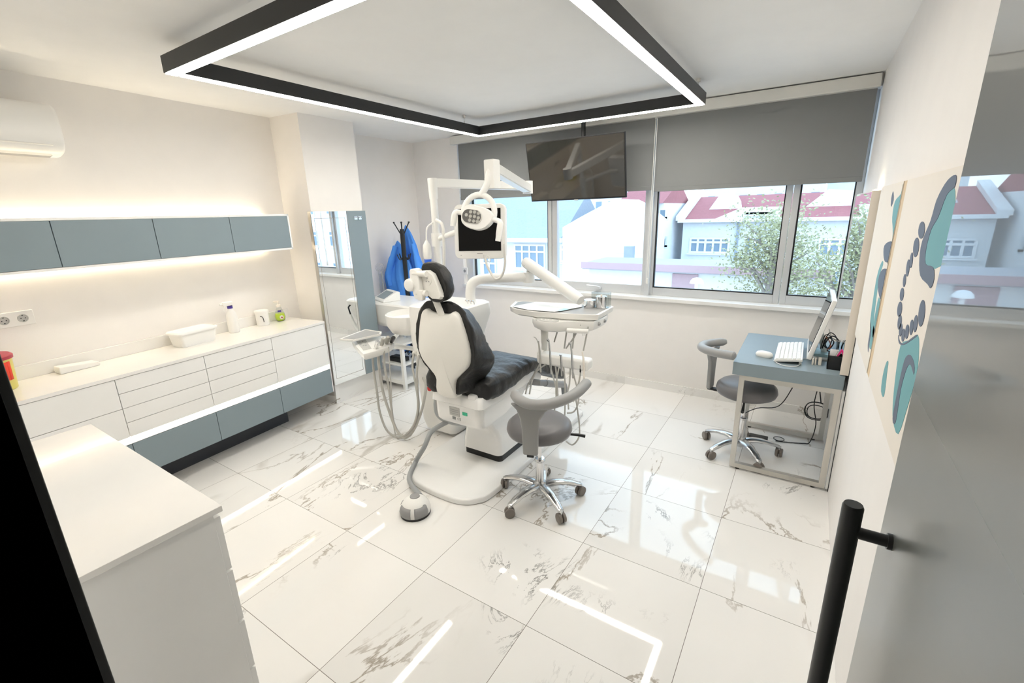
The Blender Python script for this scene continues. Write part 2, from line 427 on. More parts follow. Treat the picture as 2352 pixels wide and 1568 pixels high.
# ================================================================ WALL CABINETS (left)
UD = .345
uls = [('blue-grey wall cabinet at the end nearest the column and mirror', 'a'), ('blue-grey wall cabinet, second from the column end', 'b'), ('blue-grey wall cabinet, third from the column end', 'c'), ('blue-grey wall cabinet at the left end, cut by the frame', 'd')]
for i in range(4):
    u0 = .222 + i * .4975; u1 = u0 + .4975
    c = thing('wall_cabinet', uls[i][0], 'wall cabinet', L((u0 + u1) / 2, UD / 2, 1.50), 'blue-grey wall cabinets over the worktop')
    b = nb(); box(b, u0, u1, .03, UD - .02, 1.505, 1.765, LM)
    e0 = .012 if i == 0 else 0
    box(b, u0, u1, .03, UD + .001, 1.763, 1.778, LM); box(b, u0, u1, .03, UD + .001, 1.492, 1.506, LM)
    if i == 0: box(b, u0, u0 + .012, .03, UD + .001, 1.492, 1.778, LM)
    obj('body', b, 'white', c)
    b = nb(); box(b, u0 + .002 + e0, u1 - .002, UD - .018, UD, 1.508, 1.762, LM, r=.001); obj('door', b, 'blue', c)
    b = nb(); box(b, u0 + (.03 if i == 0 else 0), u1, .004, .022, 1.745, 1.757, LM); box(b, u0 + (.03 if i == 0 else 0), u1, .004, .022, 1.512, 1.522, LM); obj('light_strip', b, 'ledw', c)
# ================================================================ BASE CABINETS
BD = .48
UE, UM = .138, .5125
ZT_ = .858
b = nb(); box(b, UE - .008, 2.33, 0.005, BD + .006, ZT_ - .022, ZT_, LM, r=.002); wt = tag(obj('worktop', b, 'counter'), 'long glossy white worktop running along the left wall', 'worktop')
b = nb(); box(b, UE - .008, 2.33, 0.002, .022, ZT_, ZT_ + .082, LM, r=.002); obj('splashback', b, 'counter', wt)
blabs = ['white and blue-grey base cabinet at the mirror end, two white drawers', 'white and blue-grey base cabinet with four thin drawers, second from the mirror', 'white and blue-grey base cabinet with four thin drawers, third from the mirror', 'white and blue-grey base cabinet at the left, behind the near white cabinet']
for i in range(4):
    u0 = UE + i * UM + .0002; u1 = u0 + UM - .0004
    c = thing('base_cabinet', blabs[i], 'base cabinet', L((u0 + u1) / 2, BD / 2, .185), 'base cabinets under the long worktop')
    b = nb(); box(b, u0, u1, .005, BD - .022, .187, .41, LM); box(b, u0, u1, .005, BD - .05, .4102, ZT_ - .024, LM); obj('carcass', b, 'gap', c)
    if i == 0:
        b = nb(); box(b, u0 - .008, u0 - .0005, .005, BD, .186, ZT_ - .024, LM); obj('side_panel', b, 'whitecab', c)
    n = 4 if i in (1, 2) else 2
    zz = [.455 + (ZT_ - .0235 - .455) * k / n for k in range(n + 1)]
    for k in range(n):
        b = nb(); box(b, u0 + .0015, u1 - .0015, BD - .02, BD, zz[k] + .0015, zz[k + 1] - .0015, LM, r=.001); obj('drawer', b, 'whitecab', c)
    b = nb(); box(b, u0 + .0015, u1 - .0015, BD - .02, BD, .187, .408, LM, r=.001); obj('lower_drawer', b, 'blue', c)
    b = nb(); box(b, u0, u1, BD - .045, BD - .012, .426, .446, LM); obj('light_strip', b, 'leds', c)
    b = nb(); box(b, u0, u1, BD - .05, BD - .002, .411, .415, LM); obj('ledge', b, 'white', c)
b = nb(); box(b, .485, 2.33, .01, .272, 0, .186, LM); tag(obj('plinth', b, 'navy'), 'dark navy recessed plinth under the blue-grey drawers', 'plinth')
# ================================================================ THINGS ON THE WORKTOP
ZW = ZT_
# tape dispenser / white slab
c = L(1.70, .085, ZW); A = T(c.x, c.y, ZW) @ RZ(math.radians(-84)) @ Matrix.Scale(1.3, 4)
b = nb(); prism(b, [(-.075, 0), (.075, 0), (.078, .012), (.075, .035), (.02, .03), (-.07, .022), (-.08, .012)], -.03, .03, A @ Matrix(((1, 0, 0, 0), (0, 0, -1, 0), (0, 1, 0, 0), (0, 0, 0, 1))), r=.004)
tag(obj('wipes_pack', b, 'plastic'), 'flat white pack lying alone on the worktop beside the yellow bin', 'pack')
# storage box
c = L(1.03, .14, ZW); A = T(c.x, c.y, ZW) @ RZ(math.radians(-80))
bx = thing('storage_box', 'translucent white plastic box on the middle of the worktop', 'box', (c.x, c.y, ZW)); bx.scale = (1.15, 1.15, 1.1)
b = nb(); dome(b, rrect(.24, .13, .02), [(.88, 0), (.9, .004), (1, .085)], A); obj('tub', b, 'plastic', bx)
b = nb(); dome(b, rrect(.26, .15, .025), [(1, .085), (1, .095), (.93, .102), (.90, .099)], A); obj('lid', b, 'plastic', bx)
# spray bottle
c = L(.70, .10, ZW)
s = thing('spray_bottle', 'white trigger spray bottle with purple collar on the worktop', 'bottle', (c.x, c.y, ZW)); s.scale = (1.2, 1.2, 1.2)
b = nb(); lathe(b, [(.030, 0), (.034, .006), (.034, .10), (.030, .13), (.016, .155), (.014, .165)], (c.x, c.y, ZW)); obj('bottle', b, 'plastic', s)
b = nb(); lathe(b, [(.0165, .165), (.0165, .183)], (c.x, c.y, ZW), 16); obj('collar', b, 'purple', s)
b = nb(); box(b, c.x - .017, c.x + .015, c.y - .045, c.y + .018, ZW + .185, ZW + .212, r=.006); tube(b, [(c.x, c.y - .045, ZW + .20), (c.x, c.y - .06, ZW + .20)], .007, 8)
tube(b, spl([(c.x, c.y - .03, ZW + .19), (c.x, c.y - .042, ZW + .17), (c.x, c.y - .04, ZW + .15)], 4), .004, 6); obj('trigger_head', b, 'plastic', s)
# white tub with small black mark
c = L(.435, .085, ZW)
s = thing('white_tub', 'small white lidded tub with black squiggle left of the soap bottle', 'tub', (c.x, c.y, ZW)); s.scale = (1.1, 1.1, 1.1)
b = nb(); lathe(b, [(.043, 0), (.046, .004), (.047, .10)], (c.x, c.y, ZW)); obj('body', b, 'plastic', s)
b = nb(); lathe(b, [(.051, .10), (.052, .112), (.048, .118)], (c.x, c.y, ZW)); obj('lid', b, 'plastic', s)
A = T(c.x, c.y, ZW) @ RZ(math.radians(-28)); b = nb(); tube(b, spl([A @ Vector((.049, -.015, .078)), A @ Vector((.049, 0, .072)), A @ Vector((.049, .006, .05)), A @ Vector((.049, .006, .03))], 4), .0025, 6); obj('mark', b, 'black', s)
# soap bottle
c = L(.268, .085, ZW)
s = thing('soap_bottle', 'clear pump bottle of green liquid soap with avocado picture', 'bottle', (c.x, c.y, ZW)); s.scale = (1.12, 1.12, 1.2)
b = nb(); lathe(b, [(.022, .002), (.033, .012), (.037, .03), (.034, .052), (.031, .058)], (c.x, c.y, ZW)); obj('liquid', b, 'liquid', s)
b = nb(); lathe(b, [(.024, 0), (.035, .010), (.039, .03), (.035, .058), (.024, .085), (.016, .105)], (c.x, c.y, ZW)); obj('bottle', b, 'clear', s)
b = nb(); lathe(b, [(.017, .105), (.017, .12), (.006, .125), (.006, .14), (.011, .142), (.011, .152)], (c.x, c.y, ZW), 14); tube(b, [(c.x, c.y, ZW + .148), (c.x - .03, c.y - .02, ZW + .145)], .005, 8); obj('pump', b, 'canvas', s)
A = T(c.x, c.y, ZW) @ RZ(math.radians(-30)); b = nb(); lathe(b, [(.014, 0), (.014, .003)], (0, 0, 0), 16, A @ T(.034, .01, .032) @ RY(PI / 2)); o = obj('picture', b, 'paper', s)
b = nb(); lathe(b, [(.007, 0), (.007, .003)], (0, 0, 0), 12, A @ T(.0365, .012, .03) @ RY(PI / 2)); obj('picture', b, 'brown', s)
b = nb(); box(b, .026, .031, -.012, .014, .072, .084, A); obj('label', b, 'purple', s)
# sharps bin
c = L(2.075, .14, ZW)
s = thing('sharps_bin', 'yellow clinical sharps bin with red lid and red hazard label', 'bin', c); s.scale = (1.3, 1.3, 1.3)
b = nb(); lathe(b, [(.062, 0), (.066, .004), (.074, .14)], c, 32); obj('tub', b, 'yellow', s)
b = nb(); lathe(b, [(.079, .135), (.080, .148), (.072, .156), (.03, .158), (.03, .153)], c, 32); obj('lid', b, 'redlid', s)
b = nb(); box(b, c.x - .005, c.x + .005, c.y - .03, c.y + .03, c.z + .1575, c.z + .160); obj('lid_slot', b, 'black', s)
b = nb()
ang = [math.radians(-50 + 100 * k / 8) for k in range(9)]
for k in range(8):
    vs = [b.verts.new(Vector((c.x + r_ * math.cos(a), c.y + r_ * math.sin(a), c.z + z))) for a, z, r_ in ((ang[k], .045, .0700), (ang[k + 1], .045, .0700), (ang[k + 1], .125, .0745), (ang[k], .125, .0745))]
    b.faces.new(vs)
o = obj('hazard_label', b, 'redlabel', s); sm = o.modifiers.new('s', 'SOLIDIFY'); sm.thickness = .0008
b = nb()
for k in range(3):
    a = 2 * PI * k / 3 + PI / 2; pts = [Vector((.0755, .008 * math.cos(a) + .006 * math.cos(t), .105 + .008 * math.sin(a) + .006 * math.sin(t))) for t in [2 * PI * j / 12 for j in range(12)]]
    A = T(c.x, c.y, c.z) @ RZ(math.radians(-3)); tube(b, [A @ p for p in pts + pts[:1]], .0016, 5, cap=False)
for k in range(3): box(b, .0735, .075, -.016, .016, .066 + k * .009, .069 + k * .009, A)
obj('hazard_symbol', b, 'black', s)
# wall socket
b = nb(); s = thing('wall_socket', 'white double wall socket above the worktop by the yellow bin', 'socket', L(1.885, 0, 1.215))
box(b, 1.80, 1.985, 0, .010, 1.172, 1.258, LM, r=.003); obj('plate', b, 'plastic', s)
for uu in (1.85, 1.93):
    b = nb(); lathe(b, [(.024, 0), (.024, .003), (.020, .003), (.0195, .001)], (0, 0, 0), 24, LM @ T(uu, .010, 1.215) @ RX(-PI / 2)); k = obj('outlet', b, 'label', s)
    b = nb()
    for du in (-.0095, .0095): lathe(b, [(.0028, 0), (.0028, .002)], (0, 0, 0), 8, LM @ T(uu + du, .0135, 1.215) @ RX(-PI / 2))
    for dz in (-.018, .015): box(b, uu - .003, uu + .003, .011, .0145, 1.215 + dz, 1.215 + dz + .004, LM)
    obj('contact', b, 'black', k)
# air conditioner
s = thing('air_conditioner', 'white wall-mounted split air conditioner high on the left wall', 'air conditioner', L(1.9, 0, 2.12))
b = nb(); YZL = LM @ Matrix(((0, 0, 1, 0), (1, 0, 0, 0), (0, 1, 0, 0), (0, 0, 0, 1)))
prof = [(0, 2.40), (.14, 2.40), (.19, 2.385), (.215, 2.33), (.22, 2.22), (.205, 2.165), (.17, 2.135), (.10, 2.12), (0, 2.14)]
prism(b, spl([(p[0], p[1], 0) for p in prof], 3), 1.50, 2.40, YZL, r=.022); obj('body', b, 'plastic', s)
b = nb(); prism(b, [(.150, 2.128), (.213, 2.180), (.2135, 2.176), (.152, 2.122)], 1.56, 2.35, YZL); obj('flap', b, 'plastic2', s)
b = nb(); prism(b, [(.105, 2.119), (.150, 2.1275), (.150, 2.1245), (.105, 2.1165)], 1.555, 2.35, YZL); obj('outlet_slot', b, 'greyp', s)
# ================================================================ FOREGROUND CABINET
s = thing('side_cabinet', 'large plain white cabinet close to the camera at lower left', 'cabinet', (1.2, -1.0, 0))
b = nb(); box(b, .71, 1.818, -1.19, -.835, 0, .88, r=.002); obj('body', b, 'whitecab', s)
b = nb(); box(b, .70, 1.829, -1.195, -.811, .88, .90, r=.002); obj('top', b, 'counter', s)
for k in range(4):
    for q in range(2):
        b = nb(); x0 = .712 + q * .553; box(b, x0, x0 + .55, -.835, -.817, .07 + k * .2, .262 + k * .2, r=.0015); obj('drawer', b, 'whitecab', s)
# ================================================================ MIRROR PANEL ON COLUMN
s = thing('mirror_panel', 'tall mirror with blue-grey side board mounted on the column', 'mirror', (-.42, 1.43, .2))
y0, ym, y1 = 1.142, 1.515, 1.727
b = nb(); box(b, -.444, -.405, y0, y1, .2, 1.795, r=.001); obj('frame', b, 'steel', s)
b = nb(); box(b, -.406, -.400, y0 + .002, ym - .004, .202, 1.793); obj('mirror_glass', b, 'mirror', s)
b = nb(); e = .028
for q in ((y0 + e, ym - e, .2 + e + .03, .2 + e + .034), (y0 + e, ym - e, 1.795 - e - .034, 1.795 - e - .03), (y0 + e, y0 + e + .003, .2 + e + .03, 1.795 - e - .03), (ym - e - .003, ym - e, .2 + e + .03, 1.795 - e - .03)):
    box(b, -.401, -.3993, q[0], q[1], q[2], q[3])
obj('etched_line', b, 'gap', s)
b = nb(); box(b, -.406, -.396, ym - .004, ym, .2, 1.795); obj('edge_strip', b, 'greyp', s)
b = nb(); box(b, -.406, -.398, ym, y1, .2, 1.795); obj('board', b, 'blue', s)
for yy in (1.605, 1.655):
    b = nb(); box(b, -.398, -.392, yy - .018, yy + .018, 1.715, 1.745, r=.002); tube(b, spl([(-.395, yy, 1.735), (-.37, yy, 1.735), (-.36, yy, 1.745)], 3), .004, 8); obj('hook', b, 'chrome', s)
# ================================================================ RIGHT WALL
s = thing('wall_mirror', 'long wall mirror with cream end board above the desk', 'mirror', (3.5, 2.4, .765))
b = nb(); box(b, 3.476, 3.518, 1.80, 1.808, .768, 1.792); box(b, 3.480, 3.518, 1.808, 2.94, .768, 1.792); obj('board', b, 'cream', s)
b = nb(); box(b, 3.4765, 3.480, 1.81, 2.93, .775, 1.785); obj('mirror_glass', b, 'mirror', s)
b = nb(); box(b, 3.497, 3.512, 1.83, 2.05, 1.793, 1.799); obj('light_strip', b, 'ledw', s)
b = nb(); box(b, 3.5165, 3.5195, 1.776, 1.789, .01, 1.79); struct('trim_5', b, 'black')
b = nb(); box(b, 3.505, 3.52, 1.79, 2.98, 0.02, .67); tag(obj('wall_panel', b, 'white'), 'glossy white panel on the wall beneath the desk', 'panel')
# wall art
def XP(x): return x
def zp(pts, sx=1900, sy=380, sc=2.529, X=3.488):
    out = []
    for p in pts:
        q = P(sx + p[0] / sc, sy + p[1] / sc, 0, X); out.append((q.y, q.z))
    return out
AX = Matrix(((0, 0, 1, 0), (1, 0, 0, 0), (0, 1, 0, 0), (0, 0, 0, 1)))
def art(canvas, pts, m, nm, x0=3.4868, smooth=3):
    q = zp(pts)
    if smooth: q = [(v.x, v.y) for v in spl([(a, b_, 0) for a, b_ in q], smooth, True)]
    lo, hi = canvas['span']
    q = [(min(max(a, lo + .002), hi - .002), min(max(b_, 1.084), 1.796)) for a, b_ in q]
    b = nb(); vs = [b.verts.new((x0, a, z)) for a, z in q]; vs2 = [b.verts.new((3.4875, a, z)) for a, z in q]
    b.faces.new(vs); n = len(vs)
    for i in range(n): b.faces.new((vs[i], vs[(i + 1) % n], vs2[(i + 1) % n], vs2[i]))
    bmesh.ops.triangulate(b, faces=[f for f in b.faces if len(f.verts) > 4])
    return obj(nm, b, m, canvas)
def ell(cx, cy, a, b_, tilt=0, n=20):
    return [(cx + a * math.cos(t) * math.cos(tilt) - b_ * math.sin(t) * math.sin(tilt), cy + a * math.cos(t) * math.sin(tilt) + b_ * math.sin(t) * math.cos(tilt)) for t in [2 * PI * k / n for k in range(n)]]
arts = []
for lo, hi, lab in ((.856, 1.52, 'cream wall canvas with slate ovals and teal drips, nearer the desk'), (.02, .775, 'cream wall canvas with an oval chain and teal shapes, beside the open door')):
    a = thing('wall_canvas', lab, 'wall art', (3.505, (lo + hi) / 2, 1.08), 'pair of abstract canvases on the right wall')
    b = nb(); box(b, 3.4895, 3.52, lo, hi + (.075 if hi < 1 else 0), 1.08, 1.80); obj('stretcher', b, 'canvside', a)
    b = nb(); box(b, 3.4875, 3.4895, lo, hi, 1.08, 1.80); obj('face', b, 'canvas', a)
    arts.append(a)
SP = {arts[0].name: (.79, 1.52), arts[1].name: (.02, .775)}
class Cv(dict): pass
def art2(i, pts, m, nm, sm=3, x0=3.4868):
    lo, hi = ((.856, 1.52), (.02, .775))[i]
    q = zp(pts)
    if sm: q = [(v.x, v.y) for v in spl([(a, b_, 0) for a, b_ in q], sm, True)]
    q = [(min(max(a, lo + .003), hi - .003), min(max(z, 1.084), 1.796)) for a, z in q]
    b = nb(); prism(b, q, x0, 3.4876, AX); obj(nm, b, m, arts[i])
art2(0, [(460, 105), (440, 190), (425, 300), (405, 440), (385, 440), (383, 370), (380, 300), (395, 210), (430, 165)], 'teal', 'painted_shape')
art2(0, [(385, 150), (388, 200), (372, 240), (374, 190)], 'slate', 'painted_shape')
art2(0, [(445, 305), (450, 380), (430, 465), (425, 390)], 'slate', 'painted_shape')
art2(0, [(330, 520), (335, 465), (370, 440), (403, 470), (405, 540), (388, 598), (368, 562), (340, 560)], 'slate', 'painted_shape', x0=3.4862)
art2(0, ell(337, 698, 40, 100), 'slate', 'painted_shape', 0, x0=3.4862)
art2(0, [(318, 560), (326, 575), (302, 660), (272, 900), (277, 960), (262, 1060), (246, 1052), (258, 960), (252, 900), (287, 660)], 'teal', 'painted_shape')
art2(0, [(310, 800), (355, 790), (347, 900), (322, 1020), (292, 1105), (300, 1020), (300, 940)], 'teal', 'painted_shape')
art2(0, [(296, 780), (308, 790), (296, 900), (272, 1000), (266, 960)], 'teal', 'painted_shape')
art2(0, [(252, 900), (257, 960), (248, 1020), (240, 1085), (238, 1040), (250, 960)], 'slate', 'painted_shape')
art2(1, [(740, 125), (745, 250), (720, 450), (660, 585), (575, 590), (572, 480), (620, 330), (660, 250), (690, 180)], 'teal', 'painted_shape')
art2(1, [(755, 60), (745, 125), (700, 170), (650, 300), (610, 370), (580, 480), (576, 570), (620, 590), (625, 660), (605, 712), (588, 690), (545, 640), (540, 540), (556, 440), (605, 320), (640, 200), (690, 105), (730, 62)], 'slate', 'painted_shape', x0=3.4862)
for q in ((552, 375, 18, 50), (520, 475, 16, 57), (492, 550, 8, 45), (472, 595, 9, 50), (452, 668, 8, 38), (437, 748, 11, 38), (424, 835, 13, 45), (424, 910, 11, 44), (430, 955, 9, 38), (445, 985, 9, 38), (467, 965, 10, 42), (493, 940, 10, 45), (517, 918, 11, 50), (553, 858, 18, 78)):
    art2(1, ell(*q, tilt=.1), 'slate', 'painted_shape', 0, x0=3.4862)
art2(1, [(430, 1042), (480, 1015), (530, 985), (535, 1090), (520, 1220), (470, 1400), (415, 1560), (385, 1480), (385, 1370), (402, 1200)], 'teal', 'painted_shape')
art2(1, [(487, 1100), (510, 1150), (508, 1215), (490, 1160), (468, 1175), (432, 1300), (402, 1490), (384, 1470), (410, 1320), (440, 1180), (460, 1115)], 'slate', 'painted_shape', x0=3.4862)
art2(1, [(357, 1140), (350, 1200), (332, 1340), (315, 1310), (325, 1220), (345, 1145)], 'teal', 'painted_shape')
art2(1, [(417, 985), (424, 1020), (450, 1033), (518, 985), (520, 995), (450, 1042), (420, 1030)], 'slate', 'painted_shape', x0=3.4862)
# ================================================================ GLASS DOOR
XD = 3.45
b = nb(); box(b, XD, XD + .012, -1.16, -.150, .01, 2.19); dr = struct('door_1', b, 'tint')
hy = -.262; xb = XD - .072
b = nb(); tube(b, [(xb, hy, .30), (xb, hy, 1.120), (xb, hy, 1.126)], [.019, .019, .0165], 24)
for zz in (1.062, .39):
    tube(b, [(xb, hy, zz), (XD - .006, hy, zz)], .0125, 16); tube(b, [(XD - .008, hy, zz), (XD, hy, zz)], .0165, 16)
obj('door_handle', b, 'blackm', dr)
# ================================================================ DESK
s = thing('desk', 'blue-grey desk on a square steel frame by the right wall', 'desk', (3.2, 2.2, 0))
b = nb(); box(b, 2.912, 3.5045, 1.795, 2.625, .677, .762, r=.0015); obj('desktop', b, 'blue', s)
for ya in (1.80, 2.52):
    b = nb(); t = .032; x0, x1 = 2.955, 3.50
    box(b, x0, x0 + t, ya, ya + t, .012, .677); box(b, x1 - t, x1, ya, ya + t, .012, .677); box(b, x0 + t, x1 - t, ya, ya + t, .012, .012 + t); box(b, x0 + t, x1 - t, ya, ya + t, .677 - t, .677)
    obj('leg_frame', b, 'steel', s)
    for xx in (x0 + .05, x1 - .06):
        b = nb(); lathe(b, [(.013, 0), (.013, .012)], (xx, ya + t / 2, 0), 12); obj('foot', b, 'black', s)
ZD = .762
# all-in-one computer / terminal
sc = thing('desktop_computer', 'white all-in-one computer with tilted screen on the desk', 'computer', (3.35, 2.15, ZD))
bl, br_, tr_ = P(1868, 803, 2, ZD), P(1918, 765, 2, ZD), None
# screen slab leaning back towards the wall (+x), seen edge-on
def slab(pl, y0, y1, th, m, nm, par, r=.004):
    # pl: two (x, z) points bottom & top of the front face
    (xa, za), (xb_, zb_) = pl; d = Vector((xb_ - xa, 0, zb_ - za)); Ln = d.length; d.normalize(); nrm = Vector((d.z, 0, -d.x))
    A = Matrix(((nrm.x, 0, d.x, xa), (0, 1, 0, 0), (nrm.z, 0, d.z, za), (0, 0, 0, 1)))
    b = nb(); box(b, 0, th, y0, y1, 0, Ln, A, r=r); return obj(nm, b, m, par)
slab(((3.305, .79), (3.392, 1.175)), 1.965, 2.42, .028, 'plastic', 'housing', sc, .008)
slab(((3.3115, .832), (3.387, 1.165)), 1.98, 2.405, .003, 'screen', 'display', sc, 0)
b = nb(); box(b, 3.31, 3.43, 2.08, 2.30, ZD, ZD + .012, r=.004); tube(b, [(3.41, 2.19, ZD + .01), (3.365, 2.19, .92)], .018, 10); obj('stand', b, 'plastic', sc)
kb = thing('keyboard', 'white keyboard tilted in front of the computer screen', 'keyboard', (3.2, 2.1, ZD))
b = nb(); A = T(3.135, 0, ZD + .004) @ RY(math.radians(-8)); box(b, 0, .155, 1.90, 2.34, 0, .016, A, r=.003); obj('case', b, 'plastic', kb)
b = nb()
for i in range(6):
    for j in range(15):
        if (i, j) in ((0, 4), (0, 5), (0, 6), (0, 7)): continue
        x = .008 + i * .0235; y = 1.906 + j * .0287; box(b, x, x + .019, y, y + .024, .016, .022, A, r=.002, seg=1)
box(b, .008, .027, 2.021, 2.133, .016, .022, A, r=.002, seg=1)
k = obj('keys', b, 'paper', kb); k['kind'] = 'stuff'
b = nb(); box(b, 3.27, 3.284, 1.93, 2.31, ZD, ZD + .018); obj('riser', b, 'plastic', kb)
c = P(1755, 818, 2, ZD)
b = nb(); dome(b, [(p[0], p[1]) for p in rrect(.062, .108, .03)], [(.9, 0), (1, .008), (.98, .018), (.85, .028), (.6, .033), (.3, .035)], T(c.x, c.y, ZD) @ RZ(math.radians(70)))
ms = thing('mouse', 'white computer mouse alone on the blue-grey desktop', 'mouse', (c.x, c.y, ZD)); obj('shell', b, 'plastic', ms)
b = nb(); pts = [P(x, y, 2, ZD + .004) for x, y in ((1777, 828), (1795, 838), (1815, 841), (1832, 840), (1840, 832), (1845, 824), (1862, 825))]; tube(b, spl(pts, 5), .0022, 6); obj('cord', b, 'plastic', ms)
# adapters
for i, (px, py) in enumerate(((1866, 838), (1872, 838), (1882, 839))):
    c = P(px, py, 2, ZD); b = nb(); w = .018 if i == 2 else .009
    box(b, c.x - w / 2, c.x + w / 2, c.y, c.y + .045, ZD, ZD + .042, r=.003)
    tag(obj('card_holder', b, 'canvas'), ['leftmost thin cream block of three standing on the desk', 'middle thin cream block of three standing on the desk', 'thickest cream block, right of two thin ones on the desk'][i], 'block', 'cream blocks beside the pen pot')
# pen pot
c = P(1912, 849, 2, ZD); x0, y0 = c.x - .03, c.y
pp = thing('pen_pot', 'black mesh pen pot at the near corner of the desk', 'pen pot', (c.x, c.y, ZD))
b = nb(); w = .072
for q in ((x0, x0 + .003, y0, y0 + w), (x0 + w - .003, x0 + w, y0, y0 + w), (x0, x0 + w, y0, y0 + .003), (x0, x0 + w, y0 + w - .003, y0 + w)): box(b, q[0], q[1], q[2], q[3], ZD, ZD + .085)
box(b, x0, x0 + w, y0, y0 + w, ZD, ZD + .003); obj('pot', b, 'black', pp)
b = nb(); tube(b, [(x0, y0, ZD + .085), (x0 + w, y0, ZD + .085), (x0 + w, y0 + w, ZD + .085), (x0, y0 + w, ZD + .085), (x0, y0, ZD + .085)], .0025, 6); obj('rim', b, 'black', pp)
for (px0, px1, m, lab) in ((.010, .050, 'pink', 'bright pink pen leaning in the black pen pot'), (.022, .034, 'label', 'silver pen leaning in the pen pot beside the pink one')):
    A0 = Vector((x0 + px0, y0 - .006 , ZD + .01)); A1 = Vector((x0 + px1, y0 + .03, ZD + .12))
    if m == 'pink': A0 = Vector((x0 + .012, y0 + .012, ZD + .006)); A1 = Vector((x0 + .062, y0 + .03, ZD + .125))
    else: A0 = Vector((x0 + .006, y0 + .010, ZD + .006)); A1 = Vector((x0 + .042, y0 + .022, ZD + .118))
    b = nb(); tube(b, [A0, A0.lerp(A1, .1), A0.lerp(A1, .95), A1], [.0015, .0045, .0045, .003], 8); tube(b, [A1 + Vector((.005, -.004, .0)), A0.lerp(A1, .7) + Vector((.005, -.004, 0))], .0012, 5)
    tag(obj('pen', b, m), lab, 'pen', 'pens in the black pot')
b = nb(); A = T(x0 + .02, y0 + .045, ZD + .02) @ RX(math.radians(-6)); box(b, -.014, .03, -.004, .004, 0, .095, A, r=.003)
tag(obj('card', b, 'paper'), 'white plastic clip standing at the back of the pen pot', 'clip')
# cables on desk
for i, (m, pts, lab) in enumerate((('black', [(1888, 800), (1900, 775), (1915, 785), (1905, 800), (1895, 790), (1910, 772), (1925, 780), (1935, 800), (1918, 810), (1900, 805)], 'tangle of black cables behind the computer on the desk'),
    ('orange', [(1898, 775), (1905, 783), (1908, 795), (1900, 803)], 'orange-red wire amid the black cables on the desk'),
    ('label', [(1905, 772), (1915, 778), (1930, 785), (1938, 782), (1936, 800), (1928, 812)], 'grey wires looping by the wall mirror on the desk'))):
    b = nb(); q = []
    for k, (x, y) in enumerate(pts):
        v = P(x, y, 1, 2.05 + .05 * math.sin(k * 2.1)); v.z = max(v.z, ZD + .004); v.x = min(v.x, 3.468); q.append(v)
    tube(b, spl(q, 5), .004 if i == 0 else .003, 6)
    if i == 0:
        q2 = [v + Vector((-.01, .05 * math.cos(k * 1.7), .01)) for k, v in enumerate(q[::-1])]
        for v in q2: v.z = max(v.z, ZD + .004); v.x = min(v.x, 3.468)
        tube(b, spl(q2, 5), .003, 6)
    if i == 2:
        tube(b, [P(1909, 772, 1, 2.1), P(1904, 755, 1, 2.12)], .002, 6); tube(b, [P(1935, 778, 1, 2.1), P(1942, 765, 1, 2.1)], .002, 6)
    tag(obj('cable', b, m), lab, 'cable')
b = nb(); q = P(1905, 790, 1, 2.2); box(b, 3.34, 3.46, 2.12, 2.28, ZD, ZD + .03, r=.004)
tag(obj('adapter_box', b, 'glove'), 'pale blue flat box beneath the cables on the desk', 'box')
# under-desk cables
b = nb()
ctr = P(1875, 935, 1, 2.62)
for rr, dz in ((.072, 0), (.058, -.012), (.075, -.006)):
    pts = [(ctr.x + rr * math.cos(t), 2.55 + .01 * math.sin(3 * t), ctr.z + dz + rr * math.sin(t)) for t in [2 * PI * k / 24 for k in range(25)]]
    tube(b, pts, .0035, 6)
tube(b, spl([(3.37, 2.5, .677), (3.39, 2.52, .60), (ctr.x + .02, 2.55, ctr.z + .07)], 4), .004, 6)
q = [P(1868, 900, 1, 2.5), P(1845, 932, 1, 2.45), P(1822, 962, 1, 2.4)] + [P(x, y, 2, .006) for x, y in ((1765, 962), (1742, 972), (1745, 988), (1765, 995))]
q[2].z = .06
q = [(3.36, 2.5, .675), (3.27, 2.45, .45), (3.19, 2.42, .27), (3.05, 2.42, .22), (2.95, 2.40, .14), (2.93, 2.36, .04), (2.99, 2.34, .008), (3.05, 2.33, .008)]
tube(b, spl(q, 6), .0035, 6)
q = [(3.39, 2.5, .675), (3.42, 2.52, .5), (3.41, 2.5, .3), (3.44, 2.48, .15), (3.42, 2.44, .02), (3.38, 2.42, .006), (3.28, 2.38, .006), (3.20, 2.36, .006)]
tube(b, spl(q, 6), .0035, 6)
tube(b, [(3.22 + .035 * math.cos(t), 2.40 + .035 * math.sin(t), .010) for t in [2 * PI * k / 16 for k in range(17)]], .003, 6)
tag(obj('cable', b, 'black'), 'black cable coil hanging under the desk and trailing to the floor', 'cable')
b = nb(); box(b, 3.02, 3.15, 2.30, 2.36, 0, .032, T(0, 0, 0), r=.005); tag(obj('power_adapter', b, 'black'), 'black power brick on the floor under the desk', 'power adapter')
